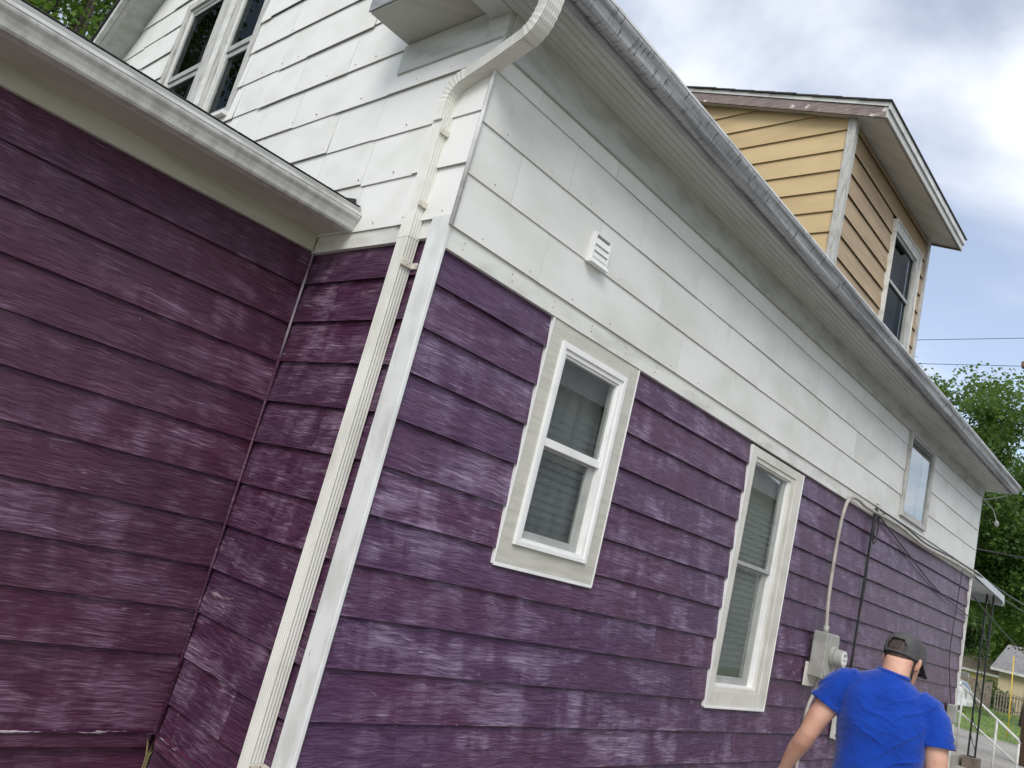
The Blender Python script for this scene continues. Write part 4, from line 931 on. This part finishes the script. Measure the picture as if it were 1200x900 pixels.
# shirt
sh = MB()
def tz(x,z): return -.115*x*max(0,min(1,(z-1.25)/.3))
def sring(cx,cy,z,rx,ry,p=2.5): return [(x,y,zz+tz(x,zz)) for x,y,zz in hring(cx,cy,z,rx,ry,36,p)]
sh.rings([sring(-.006,.0,.955,.190,.135),sring(-.006,.0,1.0,.186,.134),sring(-.006,-.002,1.10,.182,.130),sring(-.004,-.004,1.20,.180,.128),sring(-.003,-.006,1.30,.181,.128),sring(-.002,-.008,1.40,.188,.128),sring(0,-.008,1.47,.194,.122),sring(0,-.004,1.53,.192,.110,2.4),sring(.002,.0,1.575,.166,.096,2.3),sring(.006,.006,1.612,.118,.084,2.1),sring(.011,.012,1.636,.080,.076,2),sring(.013,.016,1.648,.071,.071,2)])
for pts,rad in (([(-.120,.0,1.56),(-.165,.0,1.548),(-.210,-.006,1.505),(-.238,-.012,1.455),(-.252,-.016,1.428)],[.072,.077,.074,.072,.073]),([(.120,.0,1.535),(.165,.0,1.518),(.198,-.006,1.475),(.214,-.012,1.42),(.219,-.016,1.385)],[.072,.077,.073,.071,.072])):
    sh.tube(pts,rad,24)
def ridge(p): return (1-abs(math.sin(p)))**6
def folds(c):
    x,y,z = c
    d1 = ridge((z*1.0+x*.55)*30+2.2*noise.noise(Vector((x*6,y*6,z*4))))
    w1 = max(0,noise.noise(Vector((x*4.1+3,y*4,z*3.3)))+.12)
    d2 = ridge((z-x*.9)*34+3*noise.noise(Vector((x*5+9,y*5,z*5)))); w2 = max(0,noise.noise(Vector((x*5+8,y*3,z*4.2)))-.02)
    low = max(0,min(1,(1.42-z)/.3))
    return .055*d1*w1*(.4+low)+.045*d2*w2*(.45+low)+.012*noise.noise(Vector((x*9,y*9,z*7)))
local(sh,'shirt',SHIRT,remesh=.0062,smooth_it=6,fn=folds)
m = MB(); m.rings([[(.013+.0715*math.cos(t),.016+.0715*math.sin(t),1.638+tz(.07*math.cos(t),1.64)) for t in [6.2832*k/32 for k in range(32)]],[(.014+.0665*math.cos(t),.018+.0665*math.sin(t),1.652+tz(.07*math.cos(t),1.64)) for t in [6.2832*k/32 for k in range(32)]]],caps=False); local(m,'collar',SHIRT,solid=.002)
# trousers, shoes
t_ = MB(); t_.rings([hring(0,.0,1.02,.172,.125),hring(0,.0,.95,.180,.130),hring(0,.0,.86,.178,.128),hring(0,.0,.80,.15,.11)])
for s in (-1,1): t_.tube([(s*.088,.0,.90),(s*.094,.01,.70),(s*.096,.02,.50),(s*.098,.0,.28),(s*.10,-.02,.06)],[.105,.098,.080,.074,.072],18)
local(t_,'trousers',DENIM,remesh=.014,smooth_it=4,fn=lambda c:.006*noise.noise(c*9))
for s in (-1,1):
    m = MB(); m.tube([(s*.098,-.085,.052),(s*.098,-.03,.058),(s*.104,.06,.055),(s*.112,.16,.045),(s*.115,.215,.036)],[.034,.050,.052,.046,.026],14); o = local(m,'shoe',SHOE,sub=1)
# hair (back and sides), cap, glasses, eyes
def headring(z,add,n=36):
    for (z0,w0,f0,b0),(z1,w1_,f1,b1) in zip(HS,HS[1:]):
        if z0 <= z <= z1:
            t = (z-z0)/(z1-z0); w_ = w0+(w1_-w0)*t; yf = f0+(f1-f0)*t; yb_ = b0+(b1-b0)*t; break
    return [(q[0],q[1],q[2]) for q in hring(0,(yf+yb_)/2,z,w_+add,(yf-yb_)/2+add,n,2.15)]
hm = MB(); rs = []
for z,add in ((.035,.001),(.050,.005),(.09,.006),(.12,.006),(.15,.006),(.18,.006),(.20,.006),(.215,.004)):
    r = headring(z,add,48); r = [q for k,q in enumerate(r) if 22 <= k <= 48 or k <= 2]
    a = headring(z,add,48); idx = list(range(26,47)); r = [a[k%48] for k in idx]
    rs.append([hd_(q) for q in r])
hm.rings(rs,closed=False,caps=False); local(hm,'hair',HAIR,solid=.002)
cm = MB(); cr_ = []; zz_ = [.128,.140,.152,.164,.176,.190,.205,.220,.233,.242]
n = 48
for i,z in enumerate(zz_):
    zh = min(z,.2355); add = .012 if z < .23 else .012
    r = headring(zh,add,n); lift = max(0,z-.2355)+.010*max(0,(z-.15)/.09)
    cr_.append([(q[0],q[1],q[2]+lift) for q in r])
# neat dome for the top rings
base_ring = cr_[4]; cxm = (max(q[1] for q in base_ring)+min(q[1] for q in base_ring))/2
for i in range(5,len(cr_)):
    t = (i-4)/(len(cr_)-5+.12); s = math.cos(t*1.5708)**.62 if t < 1 else .05
    cr_[i] = [(q[0]*s,cxm+(q[1]-cxm)*s,.176+.076*math.sin(min(t,1)*1.5708)) for q in base_ring]
vs = [hd_(q) for r in cr_ for q in r]; fs = []
for k in range(len(cr_)-1):
    for i in range(n):
        ang = ((i+.5)/n*360)%360; back = abs(ang-270)
        if 1 <= k < 5 and back < 31*(1-((k-1)/4.0)**2)**.5: continue   # opening above the strap
        j = (i+1)%n; fs.append((k*n+i,k*n+j,(k+1)*n+j,(k+1)*n+i))
fs.append(tuple(range((len(cr_)-1)*n,len(cr_)*n)))
m = MB(); m.v = vs; m.f = fs; cap = local(m,'cap',CAPM,sub=1,solid=.003)
vz = MB(); top = []; 
for i in range(13):
    a = R_(20+140*i/12); rr = .075
    inn = (math.cos(a)*.083, .0+math.sin(a)*.100, .134); out = (math.cos(a)*.088, .02+math.sin(a)*.100+.075*math.sin(a)**1.2, .118-.020*abs(math.cos(a)))
    top.append((hd_(inn),hd_(out)))
vz.rings([[p[0] for p in top],[tuple(Vector(p[0]).lerp(Vector(p[1]),.5)) for p in top],[p[1] for p in top]],closed=False,caps=False); local(vz,'cap_brim',CAPM,sub=1,solid=.004)
m = MB(); m.tube([hd_((0,cxm,.249)),hd_((0,cxm,.258))],[.009,.006],10); local(m,'cap_button',CAPM)
gl_ = MB()
for s in (-1,1):
    gl_.tube([hd_((s*.083,-.012,.128)),hd_((s*.081,.05,.126)),hd_((s*.070,.096,.122))],.0028,6)
    ring_ = [hd_((s*(.036+.026*math.cos(t)),.104-.012*abs(math.cos(t))*(1 if math.cos(t)>0 else 0),.117+.018*math.sin(t))) for t in [6.2832*k/16 for k in range(17)]]
    gl_.tube(ring_,.0026,6)
gl_.tube([hd_((-.010,.106,.120)),hd_((.010,.106,.120))],.0026,6)
local(gl_,'glasses',IRON)
for s in (-1,1):
    m = MB(); m.rings([[hd_((s*.034+r_*math.cos(t),.086+y_,.117+r_*.6*math.sin(t))) for t in [6.2832*k/12 for k in range(12)]] for y_,r_ in ((0,.014),(.006,.011),(.009,.004))]); e_ = local(m,'eye',VINYL)
    m = MB(); m.rings([[hd_((s*.034+r_*math.cos(t),.0955+y_,.117+r_*math.sin(t))) for t in [6.2832*k/10 for k in range(10)]] for y_,r_ in ((0,.005),(.001,.002))]); local(m,'iris',IRON)

# seams on the shirt: sleeve hems
for c_, d_, r_ in (((-.250,-.0155,1.432),(-.42,-.14,-.90),.0745),((.2185,-.0155,1.390),(.16,-.12,-.98),.0735)):
    d_ = Vector(d_).normalized(); a_ = d_.orthogonal().normalized(); b_ = d_.cross(a_)
    m = MB(); m.rings([[Vector(c_)+d_*k+(a_*math.cos(t)+b_*math.sin(t))*(r_+(.0012 if 0 < i < 3 else 0)) for t in [6.2832*q/32 for q in range(32)]] for i,k in enumerate((-.018,-.016,.004,.006))],caps=False); local(m,'sleeve_hem',SHIRT)
